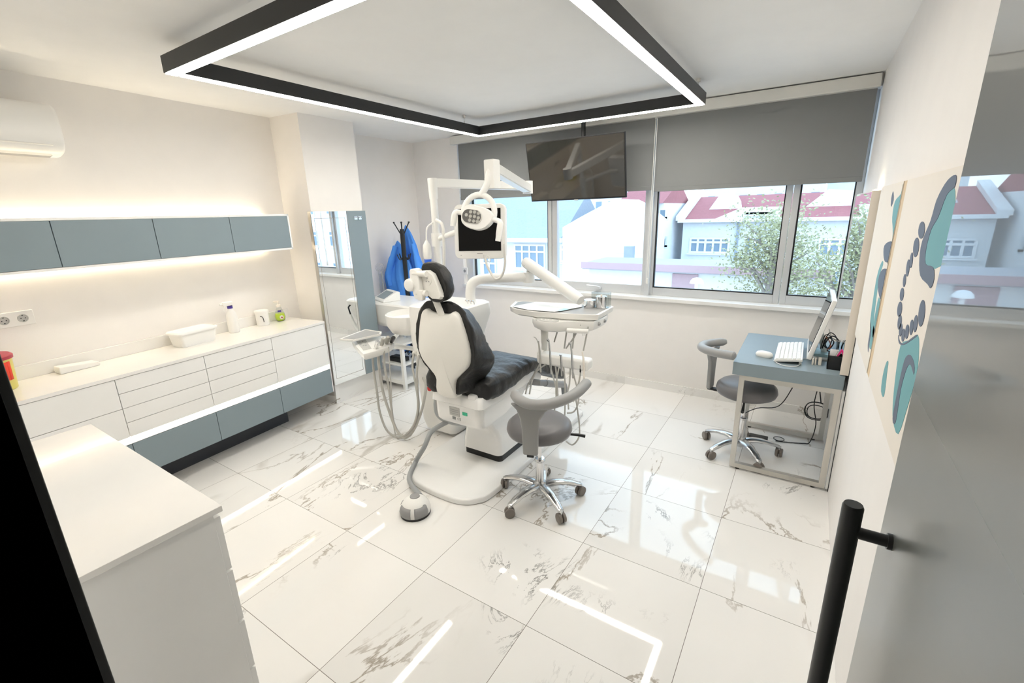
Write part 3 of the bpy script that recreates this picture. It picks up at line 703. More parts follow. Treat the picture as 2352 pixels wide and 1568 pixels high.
# ================================================================ STOOLS
def make_stool():
    r = thing('stool', 'grey saddle stool with curved backrest in front of the dental chair', 'stool', (0, 0, 0), 'grey dentist stools')
    b = nb(); lathe(b, [(.10, .448), (.165, .451), (.188, .464), (.197, .488), (.190, .518), (.165, .540), (.10, .551), (.03, .550)], seg=40); obj('seat', b, 'stool', r)
    # backrest: flattened bar along an arc
    # the backrest sweeps round from behind to the side of the sitter
    q = [Vector((-.035, -.215, .785)), Vector((.03, -.265, .775)), Vector((.11, -.285, .772)), Vector((.19, -.25, .775)), Vector((.245, -.17, .782)), Vector((.272, -.07, .79)), Vector((.275, .03, .80)), Vector((.27, .07, .802))]
    q = spl(q, 5); n = len(q)
    rs = [.030 * (min(1, .55 + 8 * min(i, n - 1 - i) / n)) for i in range(n)]
    b = nb(); tube(b, q, rs, 16, sy=.95); bk = obj('backrest', b, 'stoolp', r)
    # T-shaped stem
    A = RZ(math.radians(-72)) @ Matrix(((0, 0, 1, 0), (1, 0, 0, 0), (0, 1, 0, 0), (0, 0, 0, 1)))
    half = [(.042, .445), (.044, .52), (.046, .60), (.055, .66), (.085, .71), (.125, .745)]
    pl = [(-x, z) for x, z in half][::-1] + [(x, z) for x, z in half]
    pl = half + [(-x * (.85 if z > .7 else 1), z) for x, z in half[::-1]]
    b = nb(); prism(b, pl, .232, .262, A, r=.010); obj('stem', b, 'stoolp', r)
    b = nb(); Q = RZ(math.radians(-72)); box(b, .05, .26, -.02, .02, .432, .450, Q, r=.004); lathe(b, [(.075, .435), (.075, .456)], seg=20); obj('bracket', b, 'black', r)
    b = nb(); tube(b, [(.10, .06, .448), (.20, .12, .437), (.235, .14, .428)], [.006, .009, .011], 8); obj('lever', b, 'blackm', r)
    b = nb(); lathe(b, [(.013, .27), (.013, .44)], seg=16); lathe(b, [(.030, .265), (.034, .27), (.034, .278), (.028, .285)], seg=20); obj('piston', b, 'chrome', r)
    b = nb(); lathe(b, [(.026, .085), (.026, .268)], seg=24); obj('column', b, 'chrome', r)
    b = nb(); lathe(b, [(.026, .05), (.036, .06), (.038, .115), (.030, .13)], seg=24); base = obj('base', b, 'satin', r)
    for k in range(5):
        a = math.radians(183 + 72 * k); R_ = RZ(a)
        b = nb(); pts = [R_ @ Vector(p) for p in ((.02, 0, .098), (.10, 0, .108), (.18, 0, .098), (.245, 0, .078), (.262, 0, .070))]
        tube(b, spl(pts, 4), [.034, .030, .025, .021, .017], 12, sy=.55); tube(b, [R_ @ Vector((.258, 0, .078)), R_ @ Vector((.258, 0, .052))], .011, 10)
        obj('leg', b, 'satin', base)
        b = nb(); sw = R_ @ T(.258, 0, .027) @ RZ(math.radians(35 * (k - 2)))
        for sgn in (-1, 1): lathe(b, [(.024, 0), (.031, .004), (.031, .018), (.025, .022)], seg=20, Mx=sw @ T(0, 0, .004) @ RX(PI / 2) @ T(0, 0, -.024 if sgn < 0 else .002))
        box(b, -.012, .012, -.004, .004, -.005, .03, sw, r=.003)
        obj('caster', b, 'caster', base)
    return r
st = make_stool()
st2 = dup(st, (2.985, 2.06, 0), math.radians(-118), 'grey saddle stool with curved backrest tucked in at the blue-grey desk')
st.location = (2.005, .832, 0)
for ch in st2.children:
    if ch.name.startswith('base'): ch.rotation_euler = (0, 0, math.radians(23))
# ================================================================ DENTAL CHAIR
XC = 1.44
s = thing('dental_chair', 'white dental chair with black vinyl-covered back, seat and headrest', 'dental chair', (XC, 1.1, 0))
pl = [(1.10, .62), (1.20, .535), (1.40, .505), (1.60, .515), (1.70, .58), (1.745, .72), (1.745, 1.3), (1.745, 2.0), (1.66, 2.12), (1.30, 2.15), (1.10, 2.05), (1.06, 1.6), (1.05, 1.0), (1.06, .75)]
pl = [(v.x, v.y) for v in spl([(a, b_, 0) for a, b_ in pl], 5, True)]
b = nb(); dome(b, pl, [(.985, 0), (1.0, .006), (1.0, .030), (.992, .039), (.975, .043), (.5, .044)]); obj('base_plate', b, 'white', s)
b = nb(); prism(b, rrect(.322, .515, .03, 1.433, 1.255), .043, .096); obj('base_gap', b, 'black', s)
# lower pedestal block and leaning column
def loft(b, rings):
    vs = [[b.verts.new(p) for p in rg] for rg in rings]
    n = len(vs[0])
    for i in range(len(vs) - 1):
        for k in range(n): b.faces.new((vs[i][k], vs[i][(k + 1) % n], vs[i + 1][(k + 1) % n], vs[i + 1][k]))
    b.faces.new(vs[0][::-1]); b.faces.new(vs[-1]); return b
def rr3(x0, x1, y0, y1, z, r=.04, dz=0):
    w, h = x1 - x0, y1 - y0
    return [Vector((p[0], p[1], z + dz * ((p[1] - y0) / h))) for p in rrect(w, h, min(r, w * .45, h * .45), (x0 + x1) / 2, (y0 + y1) / 2, 5)]
b = nb(); loft(b, [rr3(1.265, 1.60, .985, 1.52, .095), rr3(1.268, 1.597, .99, 1.515, .17), rr3(1.275, 1.588, 1.0, 1.48, .215), rr3(1.30, 1.575, .98, 1.42, .275), rr3(1.30, 1.575, .93, 1.32, .33), rr3(1.28, 1.60, .86, 1.28, .40), rr3(1.26, 1.62, .80, 1.30, .47), rr3(1.25, 1.63, .775, 1.36, .53)])
ped = obj('pedestal', b, 'white', s, sharp=55)
b = nb(); loft(b, [rr3(1.245, 1.615, .775, .98, .395, .05), rr3(1.235, 1.625, .755, 1.1, .42, .05), rr3(1.235, 1.625, .750, 1.3, .47, .05), rr3(1.235, 1.630, .75, 1.38, .548, .05)])
hs = obj('rear_housing', b, 'white', s)
b = nb(); loft(b, [rr3(1.238, 1.645, .74, 1.42, .548, .03), rr3(1.232, 1.65, .728, 1.42, .556, .03), rr3(1.235, 1.645, .735, 1.42, .60, .03), rr3(1.25, 1.63, .755, 1.42, .622, .03)])
obj('upper_housing', b, 'white', s)
b = nb(); box(b, 1.535, 1.60, .742, .84, .60, .640, r=.012); box(b, 1.24, 1.30, .75, .86, .60, .66, r=.012); obj('hinge_block', b, 'white', s)
# grey side guard on the left of the housing
b = nb(); pts = [(1.235, .80, .56), (1.222, .80, .47), (1.235, .805, .41), (1.30, .83, .372), (1.42, .90, .352)]; tube(b, spl(pts, 5), .028, 12); obj('side_guard', b, 'hosed', s)
b = nb(); prism(b, rrect(.030, .030, .010), 0, .012, T(1.222, .742, .622) @ XZ, r=.002); obj('red_button', b, 'red', s)
# rating labels
b = nb(); box(b, 1.375, 1.458, .7475, .7505, .465, .525); obj('rating_plate', b, 'label', s)
b = nb(); box(b, 1.483, 1.522, .7475, .7505, .485, .507); obj('green_sticker', b, 'green', s)
text(s, 'CE', .026, 'hosed', T(1.452, .7488, .448) @ RX(PI / 2))
b = nb()
for k in range(5): box(b, 1.395 + k * .006, 1.398 + k * .006, .7482, .7505, .438, .457)
for k in range(3): box(b, 1.382, 1.45, .7468, .7476, .478 + k * .014, .481 + k * .014)
obj('small_print', b, 'hosed', s)
# white skid under the seat
b = nb(); loft(b, [[Vector(p) for p in ((x0, .95, .50), (x1, .95, .50), (x1, .95, .60), (x0, .95, .60))] for x0, x1 in ((1.26, 1.62),)] + [[Vector(p) for p in ((1.27, 1.35, .47), (1.61, 1.35, .47), (1.61, 1.35, .60), (1.27, 1.35, .60))], [Vector(p) for p in ((1.30, 1.62, .46), (1.58, 1.62, .46), (1.58, 1.62, .54), (1.30, 1.62, .54))]])
bmesh.ops.bevel(b, geom=b.edges[:], offset=.012, segments=2, affect='EDGES'); obj('seat_frame', b, 'white', s)
# seat cushion: loft of rounded sections along y
def sec(y, xc, hw, zt, zb, n=24, e=.35, wr=0):
    out = []
    for k in range(n):
        a = 2 * PI * k / n; cx_, sz = math.cos(a), math.sin(a)
        x = xc + hw * math.copysign(abs(cx_) ** e, cx_); z = (zt + zb) / 2 + (zt - zb) / 2 * math.copysign(abs(sz) ** .55, sz)
        v = Vector((x, y, z))
        if wr: v += noise.noise_vector(Vector((x * 7, y * 16, z * 7))) * wr + noise.noise_vector(Vector((x * 18, y * 40, z * 18))) * wr * .45
        out.append(v)
    return out
secs = [(.77, .17, .70, .60), (.80, .225, .725, .585), (.86, .24, .738, .575), (.95, .243, .735, .580), (1.05, .243, .728, .590), (1.15, .24, .728, .60), (1.25, .238, .732, .61), (1.33, .235, .73, .61), (1.42, .225, .71, .60), (1.52, .215, .67, .56), (1.62, .21, .62, .50), (1.72, .218, .575, .465), (1.79, .222, .53, .43), (1.85, .222, .488, .395), (1.895, .21, .462, .375), (1.915, .175, .447, .38)]
rings = []
for i in range(len(secs) - 1):
    for k in range(4):
        t = k / 4; a, c_ = secs[i], secs[i + 1]; rings.append(sec(*[a[0] + (c_[0] - a[0]) * t], XC, a[1] + (c_[1] - a[1]) * t, a[2] + (c_[2] - a[2]) * t, a[3] + (c_[3] - a[3]) * t, 40, wr=.008))
rings.append(sec(secs[-1][0], XC, *secs[-1][1:], 40, wr=.01))
b = nb(); loft(b, rings); obj('seat', b, 'uphol', s, sharp=80)
# backrest shell + cushion
def sym(h, xc=XC): return [(xc + x, z) for x, z in h] + [(xc - x, z) for x, z in h[::-1] if x > 1e-4]
shell = sym([(.0, 1.168), (.07, 1.174), (.105, 1.190), (.143, 1.170), (.168, 1.11), (.188, 1.03), (.203, .935), (.180, .860), (.115, .795), (.078, .755), (.066, .70), (.068, .635)])
sh = [(v.x, v.y) for v in spl([(a, b_, 0) for a, b_ in shell], 3, True)]
b = nb(); dome(b, sh, [(1.0, -.72), (1.0, -.672), (.985, -.660), (.95, -.652), (.85, -.643), (.6, -.634), (.3, -.630), (.05, -.629)], Matrix(((1, 0, 0, 0), (0, 0, -1, 0), (0, 1, 0, 0), (0, 0, 0, 1))))
for v in b.verts: v.co.y += (v.co.z - .64) * -.02
obj('back_shell', b, 'plastic2', s, sharp=60)
hA = [(.0, 1.235), (.09, 1.238), (.165, 1.205), (.206, 1.13), (.226, 1.04), (.234, .94), (.212, .865), (.15, .79), (.115, .73), (.10, .665)]
hB = [(.0, 1.170), (.05, 1.170), (.095, 1.135), (.140, 1.06), (.190, .97), (.240, .895), (.248, .85), (.205, .775), (.155, .71), (.12, .660)]
cA, cB = [[Vector((x, z, 0)) for x, z in sym(h)] for h in (hA, hB)]
cA, cB = spl(cA, 5, True), spl(cB, 5, True)
rings = []
for t, sc_, dp in ((0, .86, .672), (0, .96, .664), (0, 1.0, .674), (.15, 1.0, .70), (.4, 1.0, .735), (.7, 1.0, .775), (.9, 1.0, .815), (1, .98, .85), (1, .90, .878), (1, .72, .892), (1, .4, .897), (1, .1, .897)):
    rg = []
    for p, q in zip(cA, cB):
        v = p.lerp(q, t); v = Vector((XC + (v.x - XC) * sc_, dp, .93 + (v.y - .93) * sc_))
        v += noise.noise_vector(v * 10) * .012 + noise.noise_vector(Vector((v.x * 22, v.y * 30, v.z * 46))) * .005
        rg.append(v)
    rings.append(rg)
b = nb(); loft(b, rings); obj('back_cushion', b, 'uphol', s, sharp=80)
# arm-side bolsters (left lower lobe)
b = nb(); lathe(b, [(.02, .60), (.06, .605), (.085, .64), (.085, .70), (.06, .75), (.02, .765)], (1.255, .80, 0), 20); obj('side_bolster', b, 'uphol', s)
# headrest stem, plate, cushion
b = nb(); tube(b, [(1.455, .65, 1.16), (1.43, .635, 1.25), (1.40, .625, 1.315)], .026, 12, sy=.35, up=(0, 1, 0))
obj('headrest_stem', b, 'plastic2', s)
hc = [(1.365, 1.46), (1.42, 1.475), (1.49, 1.445), (1.530, 1.385), (1.540, 1.32), (1.515, 1.265), (1.46, 1.243), (1.40, 1.255), (1.37, 1.31), (1.352, 1.40)]
hc = [(v.x, v.y) for v in spl([(a, b_, 0) for a, b_ in hc], 4, True)]
b = nb(); dome(b, hc, [(.70, -.625), (.86, -.612), (.97, -.616), (1.0, -.635), (1.0, -.66), (.95, -.682), (.80, -.695), (.5, -.70), (.1, -.70)], XZ, jitter=.005)
obj('headrest_cushion', b, 'uphol', s, sharp=80)
hp = [(1.355, 1.425), (1.42, 1.430), (1.46, 1.41), (1.495, 1.34), (1.515, 1.285), (1.50, 1.268), (1.44, 1.268), (1.40, 1.29), (1.375, 1.33)]
b = nb(); dome(b, hp, [(1, -.62), (1, -.598), (.93, -.590), (.5, -.587)], XZ); obj('headrest_plate', b, 'plastic2', s)
b = nb(); tube(b, [(1.33, .575, 1.412), (1.43, .575, 1.412)], .017, 16); tube(b, [(1.345, .575, 1.30), (1.42, .575, 1.30)], .018, 16); box(b, 1.36, 1.40, .555, .585, 1.26, 1.32, r=.006)
lathe(b, [(.028, 0), (.028, .006)], (0, 0, 0), 24, T(1.425, .590, 1.375) @ RX(PI / 2)); obj('headrest_hinge', b, 'plastic2', s)
b = nb()
for dx, dz in ((0, .01), (-.010, -.009), (.010, -.009)): lathe(b, [(.0032, 0), (.0032, .002)], (0, 0, 0), 8, T(1.425 + dx, .5838, 1.378 + dz) @ RX(PI / 2))
obj('screw', b, 'greyp', s)
b = nb(); prism(b, [(v.x, v.y) for v in spl([(1.315, 1.435, 0), (1.36, 1.435, 0), (1.378, 1.38, 0), (1.378, 1.29, 0), (1.355, 1.265, 0), (1.33, 1.275, 0), (1.315, 1.34, 0), (1.308, 1.40, 0)], 3, True)], -.612, -.560, XZ, r=.006)
lathe(b, [(.02, -.03), (.036, -.024), (.038, 0), (.036, .016), (.02, .022)], (0, 0, 0), 24, T(1.305, .565, 1.345) @ RX(PI / 2)); obj('headrest_knob', b, 'plastic', s)
# grey arm tube
b = nb(); q = [(1.60, 1.36, .535), (1.69, 1.39, .53), (1.70, 1.48, .50)]; tube(b, q, .024, 14); tube(b, spl([(1.70, 1.46, .505), (1.705, 1.60, .45), (1.705, 1.71, .41), (1.705, 1.765, .385), (1.705, 1.785, .30)], 4), .027, 14); obj('armrest', b, 'stoolp', s)
# ================================================================ FOOT CONTROL
fc = thing('foot_control', 'white and grey domed foot switch on the floor with a hose', 'foot switch', (1.425, .325, 0))
cc = Vector((1.425, .325, 0))
b = nb(); lathe(b, [(.112, .0), (.114, .006), (.110, .020)], cc, 36); obj('base_ring', b, 'black', fc)  # black ring stands in for the dark shadow around the foot of the dome
b = nb(); lathe(b, [(.112, .018), (.113, .045), (.105, .075), (.085, .10), (.055, .118), (.02, .124)], cc, 36); obj('dome', b, 'plastic', fc)
b = nb()
for k in range(14):
    if k == 7: continue
    a0, a1 = math.radians(-125 + 9.5 * k), math.radians(-125 + 9.5 * (k + 1 - (.6 if k == 6 else 0)))
    for (r0, z0), (r1, z1) in (((.117, .02), (.119, .045)), ((.119, .045), (.112, .070)), ((.112, .070), (.098, .092))):
        b.faces.new([b.verts.new(cc + Vector((r_ * math.cos(a), r_ * math.sin(a), z))) for a, r_, z in ((a0, r0, z0), (a1, r0, z0), (a1, r1, z1), (a0, r1, z1))])
bmesh.ops.remove_doubles(b, verts=b.verts, dist=.0005)
o = obj('pedal', b, 'greyp', fc); mm = o.modifiers.new('s', 'SOLIDIFY'); mm.thickness = .006
b = nb(); lathe(b, [(.040, .112), (.036, .128), (.01, .130)], cc + Vector((-.01, .015, 0)), 24); obj('top_button', b, 'greyp', fc)
for a in (-155, 0):
    b = nb(); A = T(*cc) @ RZ(math.radians(a)) @ T(.098, 0, .078) @ RY(math.radians(58)); lathe(b, [(.019, -.002), (.019, .004), (.014, .006)], (0, 0, 0), 18, A); obj('side_button', b, 'greyp', fc)
b = nb(); q = [(1.38, .42, .05), (1.33, .52, .025), (1.28, .62, .03), (1.24, .72, .08), (1.245, .78, .18), (1.27, .80, .30), (1.30, .82, .375)]
q = [(1.37, .425, .04), P(940, 1100, 2, .05), P(955, 1060, 2, .07), P(975, 1025, 1, .66), P(992, 990, 1, .74), (1.30, .82, .37)]
tube(b, spl(q, 6), .0165, 12); obj('hose', b, 'hosed', fc)
for ch in fc.children:
    if not ch.name.startswith('hose'): ch.scale = (.80, .80, .85)
# ================================================================ DENTAL UNIT (column behind chair)
du = thing('dental_unit', 'white spittoon column with tall pole and swing arm behind the dental chair', 'dental unit', (.95, 1.32, 0))
b = nb(); loft(b, [rr3(.72, 1.04, 1.16, 1.50, .04, .05), rr3(.70, 1.06, 1.14, 1.52, .12, .06), rr3(.68, 1.08, 1.13, 1.53, .60, .06), rr3(.66, 1.12, 1.12, 1.55, .80, .06), rr3(.66, 1.17, 1.12, 1.58, .98, .06), rr3(.665, 1.165, 1.125, 1.575, 1.06, .06), rr3(.69, 1.14, 1.15, 1.55, 1.075, .05)])
obj('column', b, 'plastic', du)
b = nb(); lathe(b, [(.06, .80), (.14, .83), (.175, .89), (.18, .975), (.17, .98), (.16, .93), (.06, .86)], (.56, 1.24, 0), 36); obj('spittoon_bowl', b, 'plastic', du)
b = nb()
for k in range(3):
    x = 1.09 + k * .03; tube(b, spl([(x, 1.36, 1.075), (x, 1.35, 1.10), (x, 1.33, 1.105)], 3), .005, 8)
obj('tap', b, 'chrome', du)
PX, PY = .80, 1.38
b = nb(); tube(b, [(PX, PY, 1.07), (PX, PY, 1.50)], .031, 16); obj('pole', b, 'plastic', du)
b = nb(); tube(b, [(PX, PY, 1.50), (PX, PY, 1.60)], .040, 16); obj('collar', b, 'plastic', du)
b = nb(); tube(b, [(PX, PY, 1.60), (PX, PY, 1.86)], .0275, 16); tube(b, [(PX, PY, 1.85), (PX, PY, 1.99), (PX, PY, 2.0)], [.032, .037, .034], 16); obj('upper_pole', b, 'plastic', du)
ARM_END = P(1212, 418, 1, 2.05); 
AE = Vector((PX + .3157 * 1.15, PY + .9488 * 1.15, 1.975))
# horizontal arm
AE = P(1212, 428, 2, 1.955)
b = nb(); tube(b, [(PX, PY, 1.965), (AE.x, AE.y, 1.955)], .046, 4, up=(.7, 0, .7)); bmesh.ops.bevel(b, geom=b.edges[:], offset=.006, segments=2, affect='EDGES'); obj('horizontal_arm', b, 'plastic', du)
# spring arm back towards the camera, carrying the lamp
JT = P(1130, 385, 1, 1.02)
b = nb(); tube(b, [AE + Vector((0, 0, -.02)), JT], [.050, .044], 4, up=(.7, 0, .7)); bmesh.ops.bevel(b, geom=b.edges[:], offset=.006, segments=2, affect='EDGES')
tube(b, [AE + Vector((0, 0, -.06)), AE + Vector((0, 0, .045))], .045, 16); obj('spring_arm', b, 'plastic', du)
# doctor arm
A1 = P(1215, 636, 1, 1.75)
b = nb(); q = [Vector((1.06, 1.44, 1.06)), Vector((1.055, 1.44, 1.14)), Vector((1.065, 1.46, A1.z - .03)), Vector((1.12, 1.52, A1.z)), A1 + Vector((-.15, -.10, 0)), A1]
tube(b, spl(q, 7), .038, 20); tube(b, [A1 + Vector((0, 0, -.042)), A1 + Vector((0, 0, .04))], .045, 20); obj('lower_arm', b, 'plastic', du)
A2 = P(1208, 602, 1, 1.75)
b = nb(); tube(b, [A1 + Vector((0, 0, .03)), Vector((A1.x, A1.y, A2.z))], .020, 14); obj('joint', b, 'plastic', du)
A3 = P(1334, 690, 1, 1.58)
b = nb(); dv = (A3 - A2).normalized(); tube(b, [A2 - dv * .02, A2 - dv * .01, A2 + dv * .01, A3 - dv * .05, A3], [.022, .038, .046, .044, .036], 20, sy=.95); obj('upper_arm', b, 'plastic', du)
b = nb()
for k in range(3): q = A2 + dv * (.015 * k) + Vector((-.01, -.042, -.01)); lathe(b, [(.003, 0), (.003, .003)], (0, 0, 0), 8, T(*q) @ RX(PI / 2))
obj('screw', b, 'greyp', du)
# water bottle on pole
wb = P(981, 574, 1, 1.30)
b = nb(); lathe(b, [(.022, -.072), (.031, -.055), (.034, -.01), (.030, .035), (.014, .06), (.010, .07)], wb, 20)
w_ = thing('water_bottle', 'white teardrop bottle with blue cap hanging beside the pole', 'bottle', wb); obj('bottle', b, 'plastic', w_)
b = nb(); lathe(b, [(.016, -.112), (.026, -.104), (.028, -.07)], wb, 16); obj('cap', b, 'bluep', w_)
b = nb(); tube(b, spl([wb + Vector((0, 0, .065)), wb + Vector((.005, .01, .16)), wb + Vector((.03, .05, .20)), Vector((PX - .02, PY, wb.z + .20))], 5), .006, 8); obj('tube', b, 'plastic', w_)
b = nb(); q = [P(1002, 505, 1, 1.35), P(1015, 515, 1, 1.34), P(1019, 540, 1, 1.34), P(1020, 600, 1, 1.34), P(1017, 680, 1, 1.34)]; tube(b, spl(q, 5), .012, 10)
obj('pole_hose', b, 'plastic2', du)
# ---- operating lamp
lc = P(1092, 497, 1, .92)
lp = thing('operating_lamp', 'white oval dental lamp with ring arm and two side handles', 'operating lamp', lc)
A = T(*lc) @ RZ(math.radians(15)) @ RX(math.radians(-8)) @ RY(math.radians(8)) @ XZ
b = nb(); head = [(v.x, v.y) for v in spl([(p[0], p[1], 0) for p in ((-.085, -.02), (-.08, .035), (-.045, .062), (.02, .06), (.08, .048), (.115, .02), (.115, -.02), (.08, -.06), (.03, -.078), (-.03, -.072), (-.07, -.052))], 4, True)]
dome(b, head, [(.6, -.045), (.9, -.035), (1.0, -.012), (1.0, .008), (.97, .020), (.93, .024)], A); obj('head', b, 'plastic', lp)
b = nb(); rf = rrect(.122, .078, .038, -.012, -.004); dome(b, rf, [(1.06, .022), (1.06, .028), (1.0, .030)], A); obj('bezel', b, 'plastic2', lp)
b = nb(); dome(b, rf, [(.98, .028), (.98, .0315)], A); rfm = obj('reflector', b, 'reflector', lp)
for (u_, v_) in ((-.045, .0), (-.02, .02), (.005, .022), (.03, .018), (-.018, -.005), (.008, -.004), (.033, -.008), (-.02, -.028), (.006, -.03), (.03, -.03)):
    b = nb(); lathe(b, [(.010, .031), (.0105, .034), (.008, .036), (.006, .033)], (u_, v_, 0), 14, A); obj('lens', b, 'hose', rfm)
b = nb(); q = [A @ Vector((.10 * math.cos(t) + .010, .105 * math.sin(t) + .025, -.02)) for t in [math.radians(-12 + 204 * k / 20) for k in range(21)]]; tube(b, q, .0175, 14); obj('ring_arm', b, 'plastic', lp)
topc = A @ Vector((.010, .130, -.02))
b = nb(); tube(b, spl([topc, topc.lerp(JT, .25) + Vector((.012, 0, 0)), topc.lerp(JT, .55) + Vector((.012, 0, 0)), JT + Vector((0, 0, .02))], 4), [.020, .020, .022, .027, .030], 14); box(b, JT.x - .036, JT.x + .036, JT.y - .036, JT.y + .036, JT.z - .12, JT.z + .045, r=.008); obj('drop_arm', b, 'plastic', lp)
for sx, base_, q in ((1, .11, [(.10, -.005, 0), (.145, -.008, .005), (.165, -.02, .012), (.168, -.05, .015), (.168, -.125, .015)]), (-1, .08, [(-.08, .01, 0), (-.115, .012, .003), (-.130, .002, .01), (-.133, -.03, .012), (-.133, -.075, .012)])):
    b = nb(); tube(b, spl([A @ Vector(p) for p in q], 5), [.015, .016, .017, .018, .018, .016], 12); obj('handle', b, 'plastic', lp)
# ---- patient monitor
mcn = P(1102, 532, 1, 1.28); A = T(*mcn) @ RZ(math.radians(18)) @ RX(math.radians(-4)) @ XZ
mo = thing('patient_monitor', 'small white-framed black monitor behind the dental lamp', 'monitor', mcn)
b = nb(); dome(b, rrect(.375, .37, .04), [(.9, -.05), (1, -.03), (1, .0), (.985, .008)], A); 
obj('bezel', b, 'plastic', mo)
b = nb(); prism(b, [(-.155, -.13), (.155, -.13), (.155, .155), (-.155, .155)], .0085, .011, A); obj('display', b, 'screen', mo)
b = nb(); lathe(b, [(.003, .008), (.003, .011)], (-.14, -.16, 0), 10, A); box(b, -.02, .02, -.15, -.145, .008, .0095, A); obj('control', b, 'greyp', mo)
b = nb(); tube(b, [Vector((PX + .03, PY, 1.56)), A @ Vector((-.15, .02, -.06)), A @ Vector((-.05, .02, -.045))], .020, 12); obj('bracket', b, 'plastic', mo)
b = nb(); q = [P(x, y, 1, 1.2) for x, y in ((1112, 585), (1120, 612), (1133, 635), (1142, 641), (1153, 632), (1160, 605), (1158, 560))]; tube(b, spl(q, 6), .0085, 10); tube(b, spl([P(x, y, 1, 1.22) for x, y in ((1110, 590), (1124, 602), (1125, 592), (1118, 586))], 4), .003, 6)
obj('coiled_cord', b, 'plastic2', mo)
# ================================================================ DOCTOR TRAY UNIT
ZTY = 1.06
tr = thing('instrument_table', 'white swing-arm instrument table with grey tray mat', 'instrument table', (1.75, 1.55, ZTY))
pts = [P(x, y, 2, ZTY) for x, y in ((1176, 708), (1186, 691), (1400, 704), (1372, 726), (1362, 727), (1235, 719), (1185, 712))]
pts = [Vector((1.44, 1.44, 0)), Vector((1.50, 1.40, 0)), Vector((1.70, 1.38, 0)), Vector((2.07, 1.455, 0)), Vector((2.105, 1.475, 0)), Vector((2.095, 1.78, 0)), Vector((2.06, 1.81, 0)), Vector((1.36, 1.70, 0)), Vector((1.33, 1.66, 0)), Vector((1.40, 1.47, 0))]
pl = [(p.x, p.y) for p in pts]
b = nb(); dome(b, pl, [(.92, ZTY - .045), (.985, ZTY - .035), (1.0, ZTY - .006), (1.0, ZTY), (.985, ZTY + .002), (.97, ZTY - .004)]); obj('tray_top', b, 'plastic', tr)
b = nb(); dome(b, pl, [(.93, ZTY - .006), (.93, ZTY - .002)]); obj('tray_mat', b, 'traygrey', tr)
# body beneath with control panel lobe on the camera side
b = nb(); ob_ = [(1.64, 1.40), (1.70, 1.33), (1.78, 1.295), (1.86, 1.315), (1.94, 1.385), (2.05, 1.44), (2.09, 1.48), (2.085, 1.70), (2.0, 1.74), (1.70, 1.70), (1.62, 1.62)]
ob_ = [(v.x, v.y) for v in spl([(a, c_, 0) for a, c_ in ob_], 3, True)]
dome(b, ob_, [(.86, .945), (.95, .955), (1.0, .985), (1.0, 1.012), (.98, 1.018), (.95, 1.012)]); obj('body', b, 'plastic', tr)
b = nb(); dome(b, rrect(.17, .085, .04, 1.775, 1.362), [(1, 1.013), (1, 1.0185)]); kp = obj('control_panel', b, 'label', tr)
b = nb()
for k in range(4): lathe(b, [(.007, 1.0185), (.006, 1.021)], (1.735 + k * .027, 1.355 + .01 * (k % 2), 0), 12)
obj('panel_button', b, 'plastic', kp)
b = nb(); tube(b, spl([(1.72, 1.42, .96), (1.722, 1.42, .88), (1.715, 1.43, .80), (1.70, 1.44, .74)], 4), [.026, .025, .022, .018], 14); obj('support', b, 'plastic2', tr)
b = nb(); tube(b, [(1.92, 1.375, .955), (2.06, 1.415, .955)], .017, 12); lathe(b, [(.008, 0), (.008, .02)], (0, 0, 0), 10, T(2.03, 1.40, .925)); obj('grip', b, 'plastic', tr)
b = nb()
for dx in (0, .10): lathe(b, [(.013, 0), (.013, .012), (.009, .02)], (0, 0, 0), 14, T(2.085, 1.51 + dx * 1.0, .99) @ RY(PI / 2))
obj('knob', b, 'greyp', tr)
# instrument holder
HY = 1.40
b = nb(); A0 = P(1240, 818, 1, HY); A1_ = P(1357, 838, 1, HY)
ang = 0.0
hx0, hx1, hz = A0.x, A1_.x, .735
b = nb(); box(b, hx0, hx1, HY - .055, HY + .045, hz - .045, hz + .035, r=.020, seg=3); tube(b, [(hx0 - .01, HY, hz + .03), (hx0 + .03, HY, hz + .02)], .022, 12); obj('handpiece_holder', b, 'plastic', tr)
# handpieces and hoses
inst = [((1258, 797), 'hose', 1), ((1272, 789), 'satin', 0), ((1293, 820), 'satin', 2), ((1311, 786), 'satin', 0), ((1329, 800), 'canvas', 3)]
nI = len(inst)
for k in range(nI):
    x = hx0 + .03 + k * (hx1 - hx0 - .06) / (nI - 1)
    topz = [.86, .87, .78, .87, .83][k]
    b = nb(); tube(b, [(x + .012, HY - .065, hz - .10), (x + .006, HY - .06, hz - .02), (x, HY - .055, hz + .05), (x - .012, HY - .05, topz)], [.0055, .0075, .007, .005], 10)
    if k in (1, 3): tube(b, [(x - .012, HY - .05, topz), (x - .024, HY - .05, topz + .012)], .008, 10)
    if k == 0: tube(b, spl([(x - .012, HY - .05, topz - .02), (x - .03, HY - .05, topz + .015), (x - .05, HY - .05, topz + .025)], 4), .003, 8)
    obj('handpiece', b, inst[k][1], tr)
hz_ = hz - .10
hb = [[(1266, 840), (1240, 800)], ]
